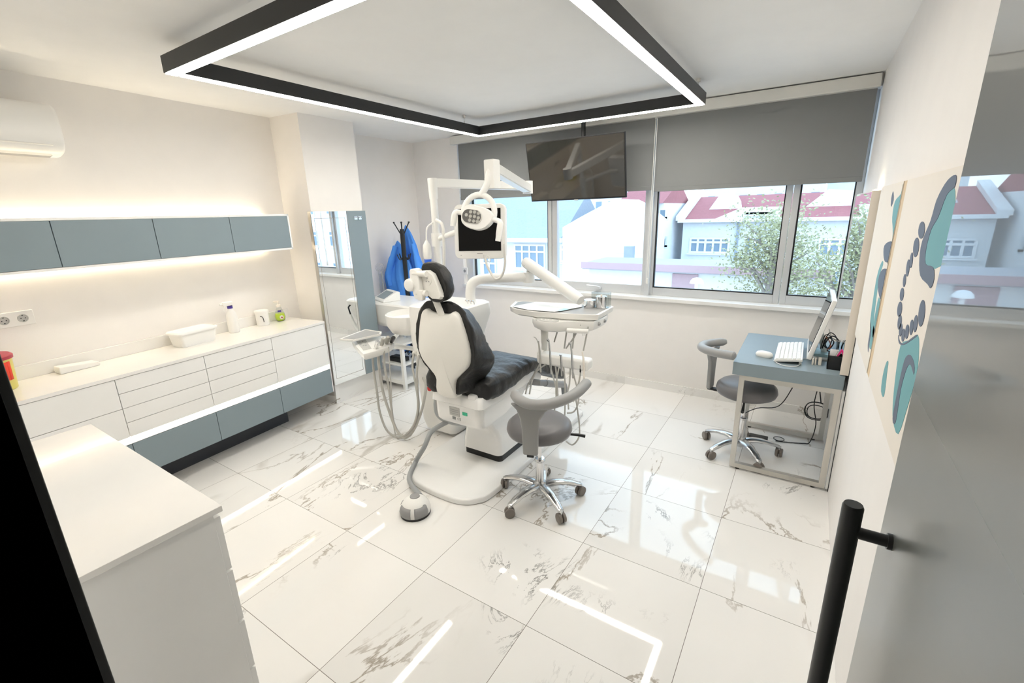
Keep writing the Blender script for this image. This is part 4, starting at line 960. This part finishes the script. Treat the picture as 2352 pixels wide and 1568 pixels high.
hoses = [  # pixel tracks from the handpieces down and back up under the table
    [(1260, 830), (1272, 870), (1278, 900), (1272, 950), (1262, 990)],
    [(1243, 830), (1225, 862), (1212, 885), (1207, 905)],
    [(1262, 832), (1235, 850), (1222, 875), (1216, 905)],
    [(1275, 835), (1279, 870), (1281, 905), (1282, 930)],
    [(1294, 838), (1298, 880), (1298, 920), (1297, 955)],
    [(1312, 838), (1320, 870), (1328, 900), (1328, 925), (1318, 945), (1302, 948)],
    [(1333, 855), (1330, 875), (1322, 905), (1325, 930), (1331, 980), (1329, 1005), (1315, 1021), (1300, 1013)],
    [(1310, 838), (1308, 880), (1304, 900), (1306, 940)],
    [(1285, 838), (1279, 870), (1277, 900), (1280, 935)]]
for t in hoses:
    b = nb(); n = len(t); q = [P(x, y, 1, HY - .04 - .10 * i / n) for i, (x, y) in enumerate(t)]
    tube(b, spl(q, 6), .0057, 8); obj('hose', b, 'hose', tr)
for t in ([(1285, 745), (1273, 785)], [(1304, 743), (1296, 800)], [(1320, 745), (1315, 800)], [(1334, 745), (1318, 775), (1300, 800)], [(1351, 750), (1340, 805)]):
    b = nb(); q = [P(x, y, 1, HY + .02) for x, y in t]; tube(b, q, .0057, 8); obj('hose', b, 'hose', tr)
b = nb(); q = P(1333, 848, 1, HY - .05); tube(b, [q + Vector((0, 0, .03)), q + Vector((0, 0, -.02))], .006, 8); obj('connector', b, 'black', tr)
# things on the table
b = nb(); pp_ = [(1.42, 1.47), (1.66, 1.42), (1.93, 1.475), (2.0, 1.70), (1.75, 1.74), (1.50, 1.70)]
cx_, cy_ = 1.7, 1.58
b = nb(); prism(b, [(1.43, 1.46), (1.60, 1.405), (1.80, 1.425), (1.90, 1.66), (1.86, 1.74), (1.50, 1.69)], ZTY + .003, ZTY + .0045); ps = thing('paper_cover', 'white paper liner spread over the instrument table', 'paper', (1.7, 1.55, ZTY)); obj('sheet', b, 'paper', ps)
b = nb(); prism(b, [(1.78, 1.45), (1.83, 1.46), (1.86, 1.55), (1.81, 1.55)], ZTY + .0045, ZTY + .0052); obj('print', b, 'glove', ps)
for i, (px, py, r_, h_, lab) in enumerate(((1354, 705, .042, .055, 'low round steel canister on the instrument table'), (1382, 706, .038, .085, 'taller steel canister with knob lid on the instrument table'))):
    c = P(px, py, 2, ZTY); c = Vector((min(c.x, 2.05), c.y - (.01 if i else 0), ZTY - .003))
    k = thing('steel_canister', lab, 'canister', c, 'steel canisters on the instrument table')
    b = nb(); lathe(b, [(r_ * .95, 0), (r_, .004), (r_, h_ * .72), (r_ * 1.03, h_ * .73), (r_ * 1.03, h_), (r_ * .9, h_ + .004)], c, 28); obj('canister', b, 'chrome', k)
    if i:
        b = nb(); lathe(b, [(.004, h_), (.009, h_ + .008), (.007, h_ + .014)], c, 12); obj('knob', b, 'canvas', k)
c = P(1372, 692, 2, ZTY)
b = nb(); x0, y0 = 1.955, 1.70; w, d, h = .13, .05, .11
box(b, x0, x0 + w, y0, y0 + .003, ZTY, ZTY + h); box(b, x0, x0 + w, y0 + d, y0 + d + .003, ZTY, ZTY + h); box(b, x0, x0 + .003, y0, y0 + d, ZTY, ZTY + h); box(b, x0 + w - .003, x0 + w, y0, y0 + d, ZTY, ZTY + h); box(b, x0, x0 + w, y0, y0 + d, ZTY, ZTY + .003)
tag(obj('clear_box', b, 'clear'), 'clear plastic box standing behind the steel canisters', 'box')
# ================================================================ ASSISTANT CONSOLE
ac = thing('assistant_console', 'white assistant console with keypad, tray and four hanging hoses', 'assistant console', (.38, 1.0, .75))
def zq(x, y, z): return P(770 + x / 9.2227, 730 + y / 9.2227, 2, z)
ZA = .80
q = [zq(*p, ZA) for p in ((90, 440), (640, 235), (985, 290), (970, 330), (380, 465))]
b = nb(); dome(b, [(v.x, v.y) for v in q], [(.97, ZA - .016), (1, ZA - .012), (1, ZA), (.98, ZA + .001), (.96, ZA - .003)]); obj('tray', b, 'plastic', ac)
b = nb(); dome(b, [(v.x, v.y) for v in q], [(.88, ZA - .004), (.88, ZA - .001)]); obj('tray_mat', b, 'traygrey', ac)
ZK = .745
q = [zq(*p, ZK) for p in ((350, 500), (420, 480), (860, 380), (1060, 380), (1250, 540), (1180, 590), (880, 700), (600, 770), (540, 720))]
b = nb(); dome(b, [(v.x, v.y) for v in q], [(.80, ZK - .06), (.95, ZK - .045), (1.0, ZK - .015), (.98, ZK), (.9, ZK + .004)]); obj('body', b, 'plastic', ac)
q = [zq(*p, ZK + .004) for p in ((440, 490), (640, 460), (770, 650), (600, 690))]
b = nb(); prism(b, [(v.x, v.y) for v in q], ZK + .003, ZK + .0065); kp = obj('keypad', b, 'label', ac)
for x, y in ((520, 510), (580, 500), (540, 560), (600, 590), (640, 530), (650, 580)):
    v = zq(x, y, ZK + .006); b = nb(); lathe(b, [(.007, ZK + .006), (.006, ZK + .009)], (v.x, v.y, 0), 10); obj('key', b, 'hosed', kp)
for i, (x, y, xb, yb) in enumerate(((905, 490, 860, 640), (1020, 430, 975, 590), (1120, 400, 1080, 550), (1240, 410, 1180, 510))):
    a = zq(x, y, ZK + .075); c = zq(xb, yb, ZK + .005)
    b = nb(); tube(b, [c, c.lerp(a, .3), a.lerp(c, .1), a], [.012, .017, .017, .012], 12); obj('handpiece', b, ('chrome', 'hose', 'hose', 'black')[i], ac)
    b = nb(); box(b, c.x - .02, c.x + .02, c.y - .02, c.y + .02, ZK - .02, ZK + .01, r=.006); obj('cradle', b, 'plastic', ac)
# console hoses: fall in long loops and rise to the unit column
def hp_(x, y, Y): return P(760 + x / 3.92, 680 + y / 3.92, 1, Y)
for (t, r_) in (([(375, 530), (385, 660), (415, 860), (440, 1040), (500, 1200), (590, 1285), (680, 1260), (760, 1140), (790, 1000), (780, 840), (775, 660), (795, 530)], .009),
                ([(428, 500), (432, 620), (470, 860), (530, 1050), (590, 1200), (660, 1270), (735, 1220), (800, 1080), (840, 930), (855, 800), (830, 735)], .011),
                ([(478, 490), (485, 640), (520, 820), (545, 1000), (570, 1150), (640, 1255), (720, 1200), (770, 1090), (785, 960), (765, 800), (735, 640), (745, 515)], .009),
                ([(520, 455), (530, 640), (545, 860), (552, 1080), (590, 1270), (640, 1370), (685, 1420), (710, 1370), (730, 1240), (760, 1140), (790, 960)], .0045)):
    b = nb(); n = len(t); q = [hp_(x, y, .98 - .10 * math.sin(PI * i / (n - 1)) + .12 * (i / (n - 1))) for i, (x, y) in enumerate(t)]
    for v in q: v.z = max(v.z, .02)
    tube(b, spl(q, 6), r_, 8); obj('hose', b, 'hose', ac)
b = nb(); tube(b, spl([(.30, 1.12, .69), (.45, 1.28, .66), (.70, 1.32, .64)], 5), .02, 12); obj('support_arm', b, 'plastic', ac)
b = nb()
for x, y in ((755, 515), (795, 525)): v = hp_(x, y, 1.12); lathe(b, [(.018, -.02), (.022, 0), (.016, .02)], v, 14)
obj('hose_socket', b, 'plastic2', ac)
# ================================================================ TROLLEY
tl = thing('trolley', 'white equipment trolley between the mirror and the dental unit', 'trolley', (-.24, 1.85, 0))
tx0, tx1, ty0, ty1 = -.62, -.10, 1.745, 2.10
b = nb()
for x in (tx0, tx1 - .035):
    for y in (ty0, ty1 - .035): box(b, x, x + .035, y, y + .035, .0, .49, r=.003)
for z in (.05,): box(b, tx0 + .002, tx1 - .002, ty0 + .002, ty1 - .002, z, z + .045, r=.003)
obj('frame', b, 'plastic', tl)
b = nb(); box(b, tx0 + .002, tx1 - .002, ty0 + .002, ty1 - .002, .25, .27, r=.003); obj('shelf', b, 'plastic', tl)
b = nb(); box(b, tx0 + .0, tx1 + .03, ty0 + .0, ty1 + .02, .48, .50, r=.003); obj('shelf', b, 'plastic', tl)
b = nb(); tube(b, [(-.30, 1.95, .50), (-.30, 1.95, .65)], .03, 16); tube(b, [(-.22, 1.95, .50), (-.22, 1.95, .65)], .012, 12); obj('post', b, 'chrome', tl)
b = nb(); loft(b, [rr3(-.50, .02, 1.80, 2.15, .64, .08), rr3(-.70, .08, 1.76, 2.2, .70, .09), rr3(-.77, .12, 1.75, 2.22, .79, .09), rr3(-.785, .13, 1.745, 2.225, .875, .08), rr3(-.77, .11, 1.76, 2.21, .89, .07)]); obj('top_tray', b, 'plastic', tl)
# tablet-like control unit on trolley
c = Vector((-.43, 1.92, .89))
td = thing('scanner_tablet', 'small white device with blue tilted screen on the trolley top', 'device', c)
b = nb(); A = T(*c) @ RZ(math.radians(-20)); prism(b, [(-.09, 0), (.10, 0), (.10, .02), (-.06, .10), (-.09, .09)], -.13, .13, A @ Matrix(((0, 0, 1, 0), (-1, 0, 0, 0), (0, 1, 0, 0), (0, 0, 0, 1))), r=.008); obj('case', b, 'plastic', td)
A2_ = A @ T(0, -.02, .060) @ RX(math.atan2(.08, .16)) ; b = nb(); box(b, -.09, .09, -.06, .06, -.002, .0045, A2_); obj('display', b, 'blue', td)
# cuspidor-like beaker & handpiece on stand
hpz = P(915, 760, 1, 1.75)
b = nb(); tube(b, spl([P(x, y, 1, 1.70) for x, y in ((905, 775), (914, 765), (920, 750), (921, 738))], 4), [.022, .020, .017, .012], 14)
hh = obj('handpiece', b, 'plastic', tl)
b = nb(); tube(b, spl([P(x, y, 1, 1.70) for x, y in ((921, 738), (923, 725), (922, 720), (917, 715))], 3), .008, 8); obj('tip', b, 'black', hh)
# black box and cables on trolley
b = nb(); box(b, -.36, -.17, 1.79, 1.90, .27, .315, r=.004); box(b, -.33, -.19, 1.80, 1.82, .315, .33, r=.002); tag(obj('power_strip', b, 'black'), 'black power box on the trolley shelf', 'power box')
b = nb()
rnd = random.Random(5)
for k in range(4):
    q = [Vector((-.22 + rnd.uniform(-.1, .08), 2.02 + rnd.uniform(-.08, .12), .28 + rnd.uniform(0, .16))) for _ in range(7)]; tube(b, spl(q, 6), .004, 6)
tag(obj('cable', b, 'black'), 'tangled black cables on the lower trolley shelf', 'cable')
# clear wire-and-plastic stand beside the board
ph = thing('wire_stand', 'clear plastic stand with a coil of thin wire beside the mirror board', 'stand', (-.70, 2.10, .89))
b = nb(); lathe(b, [(.035, 0), (.022, .03), (.03, .12), (.022, .22), (.028, .24)], (-.70, 2.10, .89), 16); obj('column', b, 'clear', ph)
b = nb()
for k in range(3): a = k * 2.1; tube(b, [(-.70 + .03 * math.cos(a), 2.10 + .03 * math.sin(a), .89), (-.70 + .022 * math.cos(a), 2.10 + .022 * math.sin(a), 1.16)], .003, 6)
obj('rod', b, 'label', ph)
b = nb()
for k in range(5):
    R_ = T(-.70, 2.10, 1.20) @ RZ(k * .7) @ RX(PI / 2 + .2 * k); tube(b, [R_ @ Vector((.05 * math.cos(t), .05 * math.sin(t), 0)) for t in [2 * PI * j / 18 for j in range(19)]], .0018, 5)
obj('wire_coil', b, 'steel', ph)
# ================================================================ COAT RACK + GOWNS
RXx, RY_ = -.555, 2.335
cr = thing('coat_rack', 'black coat rack with splayed hooks in the recess', 'coat rack', (RXx, RY_, 0))
b = nb(); lathe(b, [(.024, .02), (.024, 1.0), (.026, 1.50), (.024, 1.60)], (RXx, RY_, 0), 16); obj('pole', b, 'blackm', cr)
for k in range(4):
    a = PI / 4 + k * PI / 2
    b = nb(); d = Vector((math.cos(a), math.sin(a), 0)); c = Vector((RXx, RY_, 0)); tube(b, spl([c + d * .02 + Vector((0, 0, .10)), c + d * .15 + Vector((0, 0, .05)), c + d * .22 + Vector((0, 0, .012))], 4), .012, 8); obj('foot', b, 'blackm', cr)
    b = nb(); tube(b, [c + d * .02 + Vector((0, 0, 1.55)), c + d * .08 + Vector((0, 0, 1.67))], .006, 8); lathe(b, [(.008, -.008), (.011, 0), (.008, .008)], c + d * .08 + Vector((0, 0, 1.67)), 10); obj('hook', b, 'blackm', cr)
    a += PI / 5; d = Vector((math.cos(a), math.sin(a), 0))
    b = nb(); tube(b, spl([c + d * .02 + Vector((0, 0, 1.30)), c + d * .06 + Vector((0, 0, 1.27)), c + d * .09 + Vector((0, 0, 1.33))], 4), .006, 8); obj('hook', b, 'blackm', cr)
def gown(edges, Y, lab, seed, dep=.085):
    """hanging gown: edges = (photo row, left, right) turned into real rows at depth Y; closed folds with thickness"""
    rows_ = []
    for py, l_, r_ in edges:
        a, c = P(l_, py, 1, Y), P(r_, py, 1, Y); rows_.append(Vector((a.x, c.x, (a.z + c.z) / 2)))
    rows_ = spl(rows_, 6); b = nb(); n = 72; rings = []
    top, bot = rows_[0].z, rows_[-1].z
    for e in rows_:
        t = (top - e.z) / (top - bot); cx_, hw = (e.x + e.y) / 2, (e.y - e.x) / 2; dp = .02 + dep * min(1, t * 2.5); ring = []
        for k in range(n):
            a = 2 * PI * k / n
            q = math.sin(a); fold = .016 * math.sin(9 * math.cos(a) + seed + 1.5 * t) * min(1, 3 * t) + .008 * math.sin(21 * math.cos(a) + seed * 2 - 3 * t) * min(1, 3 * t)
            v = Vector((cx_ + hw * math.cos(a) * (1 + .02 * math.sin(5 * a + 7 * t)), Y + (dp * q) + fold * (1 if q < 0 else .5), e.z - .015 * math.sin(2 * a)))
            v += noise.noise_vector(Vector((v.x * 9 + seed, v.y * 9, v.z * 5))) * .012
            ring.append(v)
        rings.append(ring)
    loft(b, rings)
    g = thing('gown', lab, 'gown', ((rows_[-1].x + rows_[-1].y) / 2, Y, bot), 'blue surgical gowns on the coat rack'); obj('body', b, 'gown', g, sharp=80)
    return g, rows_
ge = [(556, 909, 915), (566, 905, 924), (585, 900, 933), (610, 893, 944), (632, 889, 950), (655, 893, 956), (690, 901, 962), (730, 905, 966), (760, 908, 968)]
g1, _ = gown(ge, 2.40, 'bright blue gown hanging on the left of the coat rack', 1.0)
b = nb(); q = [P(908, 565, 1, 2.31), P(899, 600, 1, 2.29), P(894, 628, 1, 2.29), P(899, 655, 1, 2.30)]; tube(b, spl(q, 6), [.035, .046, .05, .04], 14, sy=.55); obj('sleeve', b, 'gown', g1, sharp=80)
ge = [(520, 930, 935), (535, 929, 943), (556, 931, 953), (585, 934, 962), (615, 937, 974), (650, 939, 984), (690, 942, 990), (740, 944, 992), (830, 925, 960)]
g2, _ = gown(ge, 2.53, 'bright blue gown hanging higher on the right of the coat rack', 3.3, .06)
b = nb(); q = [P(948, 560, 1, 2.46), P(958, 600, 1, 2.45), P(965, 640, 1, 2.45), P(968, 670, 1, 2.46)]; tube(b, spl(q, 6), [.03, .042, .045, .04], 14, sy=.55); obj('sleeve', b, 'gown', g2, sharp=80)
# small socket on window reveal
q = P(1068, 622, 1, 2.995); s = thing('pier_socket', 'small white socket on the wall beside the window', 'socket', (q.x, 3.0, q.z))
b = nb(); box(b, q.x - .04, q.x + .04, 2.99, 3.0, q.z - .04, q.z + .04, r=.003); obj('plate', b, 'plastic', s)
b = nb(); lathe(b, [(.018, 0), (.018, .002)], (0, 0, 0), 16, T(q.x, 2.99, q.z) @ RX(PI / 2)); obj('outlet', b, 'greyp', s)
# ================================================================ TELEVISION
tvc = (1.345, 2.70, 2.10)
tv = thing('television', 'large black flat television hung from the ceiling in front of the blinds', 'television', tvc)
A = T(1.345, 2.70, 2.10) @ RX(math.radians(11)) 
b = nb(); box(b, -.482, .482, -.012, .012, -.267, .267, A, r=.004); box(b, -.30, .30, .01, .05, -.20, .10, A, r=.01); obj('cabinet', b, 'black', tv)
b = nb(); box(b, -.472, .472, -.0135, -.0115, -.252, .258, A); obj('screen', b, 'tv', tv)
b = nb(); box(b, -.02, .02, -.015, -.005, -.272, -.262, A, r=.002); obj('badge', b, 'label', tv)
b = nb(); tube(b, [(1.40, 2.76, 2.10), (1.40, 2.76, ZC)], .02, 16); box(b, 1.34, 1.46, 2.70, 2.82, ZC - .012, ZC, r=.003); box(b, 1.36, 1.44, 2.725, 2.79, 2.05, 2.18, r=.004); obj('ceiling_mount', b, 'blackm', tv)
# ================================================================ OUTSIDE
YF = 35.0
def ext(name, lab, cat, loc): return thing(name, lab, cat, loc)
def PX_(px, py, Y=YF): return P(px, py, 1, Y)
GZ = -9.0
struct('street', box(nb(), -60, 60, 3.3, 120, GZ - .2, GZ), 'xground')
def xwin(parent, x0, x1, z0, z1, Y, nx=3, nz=2, m='xwhite'):
    b = nb(); box(b, x0, x1, Y - .03, Y + .02, z0, z1); f = obj('window', b, 'xwin', parent)
    b = nb(); t = .07
    for k in range(nx + 1): x = x0 + (x1 - x0) * k / nx; box(b, x - t, x + t, Y - .09, Y - .02, z0 - t, z1 + t)
    for z in (z0, z0 + (z1 - z0) * .72 if nz > 1 else z0 + .01, z1): box(b, x0 - t * 1.1, x1 + t * 1.1, Y - .10, Y - .03, z - t, z + t)
    box(b, x0 - .2, x1 + .2, Y - .2, Y, z0 - .18, z0 - .08); obj('window_frame', b, m, f)
def win_px(parent, pxs, Y, **k):
    a = P(pxs[0], pxs[1], 1, Y); c = P(pxs[2], pxs[3], 1, Y); xwin(parent, a.x, c.x, min(a.z, c.z), max(a.z, c.z), Y, **k)
# right building
e0, e1 = P(1570, 506, 1, YF), P(1990, 500, 1, YF)
bd = ext('house', 'white house with long red tiled roof seen through the right window', 'house', (4, YF, GZ))
b = nb(); box(b, e0.x, 70, YF, YF + 10, GZ, e0.z + 0); obj('wall', b, 'xpale', bd)
r1 = P(1628, 452, 1, YF + 5)
def roof(par, x0, x1, xr0, xr1, Y0, Yr, Y1, ze, zr, m='xroof'):
    b = nb(); v = [b.verts.new(p) for p in ((x0, Y0 - .4, ze), (x1, Y0 - .4, ze), (x1, Y1, ze), (x0, Y1, ze), (xr0, Yr, zr), (xr1, Yr, zr))]
    for f in ((0, 1, 5, 4), (2, 3, 4, 5), (1, 2, 5), (3, 0, 4), (3, 2, 1, 0)): b.faces.new([v[i] for i in f])
    return obj('roof', b, m, par, sharp=10)
rf = roof(bd, e0.x - .2, 70, e0.x - .2, 70, YF, YF + 5, YF + 10, e0.z, r1.z)
b = nb(); box(b, e0.x - .3, 70, YF - .55, YF - .3, e0.z - .15, e0.z + .08); obj('gutter', b, 'xwhite', rf)
b = nb(); loft(b, [[Vector(p) for p in ((e0.x - .45, YF - .5, e0.z), (e0.x - .45, YF - .5, e0.z + .3), (e0.x + .15, YF - .5, e0.z + .3), (e0.x + .15, YF - .5, e0.z))], [Vector(p) for p in ((e0.x - .45, YF + 5, r1.z), (e0.x - .45, YF + 5, r1.z + .35), (e0.x + .15, YF + 5, r1.z + .35), (e0.x + .15, YF + 5, r1.z))]]); obj('verge', b, 'xwhite', rf)
# dormer + roof light shapes
d0, d1 = P(1715, 502, 1, YF), P(1778, 478, 1, YF)
b = nb(); box(b, d0.x - .6, d1.x + .4, YF - .25, YF + 3, e0.z, d1.z + .1); dm = obj('dormer', b, 'xwhite', rf)
xwin(bd, d0.x, d1.x, e0.z + .40, d1.z - .15, YF - .26, nx=4, nz=1)
b = nb(); prism(b, [(d0.x - 2.2, e0.z), (d0.x - .6, e0.z), (d0.x - .6, d1.z)], -YF - 2, -YF + .2, XZ); obj('dormer_cheek', b, 'xwhite', rf)
for (cx0, cy0, w_) in ((1668, 468, 1.2), (1925, 462, 2.0)):
    q = P(cx0, cy0, 1, YF + 2.2); b = nb(); prism(b, [(q.x - w_, q.z - .5), (q.x + w_, q.z - .5), (q.x + w_ * .5, q.z + .6), (q.x - w_ * .3, q.z + .8)], -YF - 3.5, -YF - 1.9, XZ); obj('roof_light', b, 'xwhite', rf)
win_px(bd, (1587, 547, 1672, 580), YF, nx=5); win_px(bd, (1712, 546, 1745, 582), YF, nx=2); win_px(bd, (1828, 546, 1835, 582), YF, nx=2); win_px(bd, (1884, 549, 1948, 588), YF, nx=3)
win_px(bd, (1990, 549, 2060, 588), YF, nx=3); win_px(bd, (1700, 615, 1760, 650), YF, nx=3); win_px(bd, (1880, 620, 1950, 660), YF, nx=3)
for k in range(9):
    for zz in (-.9, -4.2): xwin(bd, 22 + k * 5, 24.2 + k * 5, zz, zz + 1.5, YF, nx=3)
b = nb(); q = P(1695, 530, 1, YF - .1); tube(b, [(q.x, YF - .12, e0.z), (q.x, YF - .12, GZ + 3)], .08, 8); obj('downpipe', b, 'xgrey', bd)
# middle low white house with small windows
YB = 32.0
q0, q1 = P(1480, 468, 1, YB), P(1568, 468, 1, YB)
bd2 = ext('house', 'narrow white house with reddish roof left of the long red roof', 'house', ((q0.x + q1.x) / 2, YB, GZ))
b = nb(); box(b, q0.x - 2, e0.x - .7, YB, YB + 8, GZ, q0.z); obj('wall', b, 'xwhite', bd2)
roof(bd2, q0.x - 2, e0.x - .7, q0.x - 2, e0.x - .7, YB, YB + 4, YB + 8, q0.z, q0.z + 1.6)
for yy in ((480, 500), (545, 565)): win_px(bd2, (1515, yy[0], 1530, yy[1]), YB, nx=1, nz=1)
# white gable wall
YC = 27.0
g = [P(x, y, 1, YC) for x, y in ((1292, 522), (1330, 500), (1395, 465), (1418, 457), (1440, 468), (1486, 505))]
bd3 = ext('house', 'bright white blank gable end seen through the middle window', 'house', (g[3].x, YC, GZ))
b = nb(); poly = [(v.x, v.z) for v in g] + [(g[-1].x, GZ), (g[0].x, GZ)]; prism(b, poly, -YC - 4.3, -YC, XZ); obj('wall', b, 'xwhite', bd3)
b = nb(); ch = P(1355, 500, 1, YC + 1); 
q = P(1400, 600, 1, YC - 2); a_ = P(1290, 590, 1, YC - 2)
b = nb(); box(b, q.x - .5, P(1480, 600, 1, YC - 2).x, YC - 4, YC - .05, GZ, P(1440, 598, 1, YC - 4).z); obj('annexe', b, 'xpale', bd3)
b = nb(); q = P(1445, 590, 1, YC - 3); box(b, q.x - .25, q.x + .25, YC - 3.2, YC - 2.8, GZ + 2, q.z + .6); obj('chimney', b, 'xgrey', bd3)
# left house with slate roof
YA = 30.0
l0, l1 = P(1040, 548, 1, YA), P(1292, 548, 1, YA)
bd4 = ext('house', 'pale house with grey slate roof seen through the left window', 'house', (l0.x, YA, GZ))
b = nb(); box(b, l0.x - 8, l1.x, YA, YA + 9, GZ, l0.z); obj('wall', b, 'xpale', bd4)
zr = P(1200, 452, 1, YA + 4.5).z
rf4 = roof(bd4, l0.x - 8, l1.x, l0.x - 8, l1.x, YA, YA + 4.5, YA + 9, l0.z, zr, 'xgrey')
b = nb(); box(b, l0.x - 8, l1.x + .2, YA - .6, YA - .3, l0.z - .2, l0.z + .1); obj('gutter', b, 'xwhite', rf4)
win_px(bd4, (1183, 562, 1252, 618), YA, nx=4); win_px(bd4, (1110, 590, 1140, 640), YA, nx=2); win_px(bd4, (1290, 562, 1300, 600), YA, nx=1)
# far pale blocks above the roofs
for i, (pa, pb, top, lab) in enumerate(((1620, 1900, 405, 'tall pale apartment block rising far behind the red roof'), (1230, 1420, 415, 'pale distant block behind the slate-roofed house'), (1905, 2100, 400, 'second pale apartment block far behind at the right'))):
    Y = 75 + 6 * i; a, c = P(pa, top, 1, Y), P(pb, top, 1, Y)
    fb = ext('apartment_block', lab, 'building', ((a.x + c.x) / 2, Y, GZ)); b = nb(); box(b, a.x, c.x, Y, Y + 12, GZ, a.z + 4); obj('wall', b, 'xpale', fb)
    for jj in range(3):
        for k in range(7):
            x = a.x + (c.x - a.x) * (k + .3) / 7; z = 1.9 + 3.0 * jj; b = nb(); box(b, x, x + (c.x - a.x) / 16, Y - .1, Y, z, z + 1.5); obj('window', b, 'xwin', fb)
fb = ext('apartment_block', 'long pale apartment block across the street, seen in the column mirror', 'building', (44, 31, GZ))
b = nb(); box(b, 20, 70, 29, 34, GZ, 14); obj('wall', b, 'xwhite', fb)
for k in range(12):
    for zz in (-4.2, -1.0, 2.2, 5.4): xwin(fb, 22 + k * 3.6, 23.5 + k * 3.6, zz, zz + 1.5, 29, nx=2)
# low shed with pink roof edge
YS = 20.0
s0, s1 = P(1492, 598, 1, YS), P(1700, 614, 1, YS)
sh_ = ext('shed', 'low street-side building with pink roof edge outside', 'shed', ((s0.x + s1.x) / 2, YS, GZ))
b = nb(); box(b, s0.x - 3, s1.x + 3, YS, YS + 2.6, GZ, s1.z - .3); obj('wall', b, 'xpale', sh_)
b = nb(); box(b, s0.x - 3.2, s1.x + 3.2, YS - .4, YS + 2.8, s1.z - .3, s1.z); obj('roof', b, 'xground', sh_)
b = nb(); box(b, s0.x - 3.25, s1.x + 3.25, YS - .45, YS - .4, s1.z - .25, s1.z + .06); obj('roof_edge', b, 'xpink', sh_)
b = nb(); q = P(1575, 640, 1, YS - .1); box(b, q.x - .6, q.x + .5, YS - .08, YS, q.z - .9, q.z + .2); obj('banner', b, 'xpink', sh_)
q = P(1600, 650, 1, 13.0); b = nb(); lathe(b, [(.20, 0), (.18, .07), (.12, .14), (.02, .17)], q, 20); tube(b, [q, (q.x, q.y, GZ)], .05, 8); pr = ext('parasol', 'small white domed street parasol seen at the foot of the tree', 'parasol', (q.x, q.y, GZ)); obj('canopy', b, 'xwhite', pr)
# tree
def tree(cx, cy, z0, zt, R, n, lab, seed):
    rnd = random.Random(seed)
    t = ext('tree', lab, 'tree', (cx, cy, GZ))
    b = nb(); tube(b, [(cx, cy, GZ), (cx + .1, cy, z0 - 1), (cx, cy, (z0 + zt) / 2), (cx + .1, cy, zt - .4)], [.28, .22, .12, .03], 10)
    tips = []
    for k in range(26):
        z = z0 + (zt - z0) * rnd.uniform(-.1, .8); a = rnd.uniform(0, 2 * PI); r_ = R * rnd.uniform(.5, 1.0); e = Vector((cx + r_ * math.cos(a), cy + r_ * math.sin(a) * .8, z + rnd.uniform(.3, 1.3)))
        tube(b, [Vector((cx, cy, z - .3)), Vector((cx, cy, z)).lerp(e, .5) + Vector((0, 0, .1)), e], [.06, .035, .012], 6); tips.append(e)
    obj('trunk', b, 'bark', t)
    b = nb()
    for _ in range(n):
        e = rnd.choice(tips); c = Vector((cx, cy, e.z)).lerp(e, rnd.uniform(.35, 1.1)) + Vector((rnd.gauss(0, .35), rnd.gauss(0, .35), rnd.gauss(0, .35)))
        s_ = rnd.uniform(.03, .075); d1 = Vector((rnd.gauss(0, 1), rnd.gauss(0, 1), rnd.gauss(0, .6))).normalized(); d2 = d1.orthogonal().normalized()
        vs = [b.verts.new(c + d1 * s_), b.verts.new(c + d2 * s_ * .55), b.verts.new(c - d1 * s_), b.verts.new(c - d2 * s_ * .55)]; b.faces.new(vs)
    obj('foliage', b, 'leaf', t)
q = P(1790, 600, 1, 17); tree(q.x - .2, 17, -2.2, .95, 1.45, 6500, 'leafy green-brown street tree outside behind the window bar', 2)
q = P(1935, 600, 1, 15); tree(q.x + .2, 15, -2.4, .75, 1.4, 6000, 'right-hand leafy street tree outside, above the computer', 9)
# ================================================================ LIGHT
w = bpy.data.worlds.new('world'); SC.world = w; w.use_nodes = True
n = w.node_tree.nodes; l = w.node_tree.links; bg = n['Background']
tc = n.new('ShaderNodeTexCoord'); sp = n.new('ShaderNodeSeparateXYZ'); l.new(tc.outputs['Generated'], sp.inputs[0])
cr_ = n.new('ShaderNodeValToRGB'); cr_.color_ramp.elements[0].position = .45; cr_.color_ramp.elements[0].color = (.86, .93, 1, 1); cr_.color_ramp.elements[1].position = .8; cr_.color_ramp.elements[1].color = (.62, .81, 1, 1)
mr = n.new('ShaderNodeMapRange'); mr.inputs[1].default_value = -1; mr.inputs[2].default_value = 1; l.new(sp.outputs[2], mr.inputs[0]); l.new(mr.outputs[0], cr_.inputs[0]); l.new(cr_.outputs[0], bg.inputs[0])
bg.inputs[1].default_value = 1.9
# added lamp to light the corridor, unseen behind the camera
cl = thing('added_downlight', 'added round corridor light, unseen behind the camera', 'ceiling light', (1.2, -2.3, ZC))
b = nb(); lathe(b, [(.11, -.006), (.11, 0)], (1.2, -2.3, ZC), 24); obj('diffuser', b, 'leds', cl)
SC.view_settings.view_transform = 'Standard'; SC.view_settings.look = 'None'; SC.view_settings.gamma = 1; SC.view_settings.exposure = 0.82
try: SC.view_settings.use_curve_mapping = False
except Exception: pass
SC.cycles.max_bounces = 10; SC.cycles.diffuse_bounces = 6; SC.cycles.glossy_bounces = 5; SC.cycles.transparent_max_bounces = 12
SC.cycles.use_denoising = True; SC.cycles.sample_clamp_indirect = 6
for nm in list(bpy.data.objects.keys()):
    o = bpy.data.objects.get(nm)
    for k in ('span',):
        if k in o: del o[k]
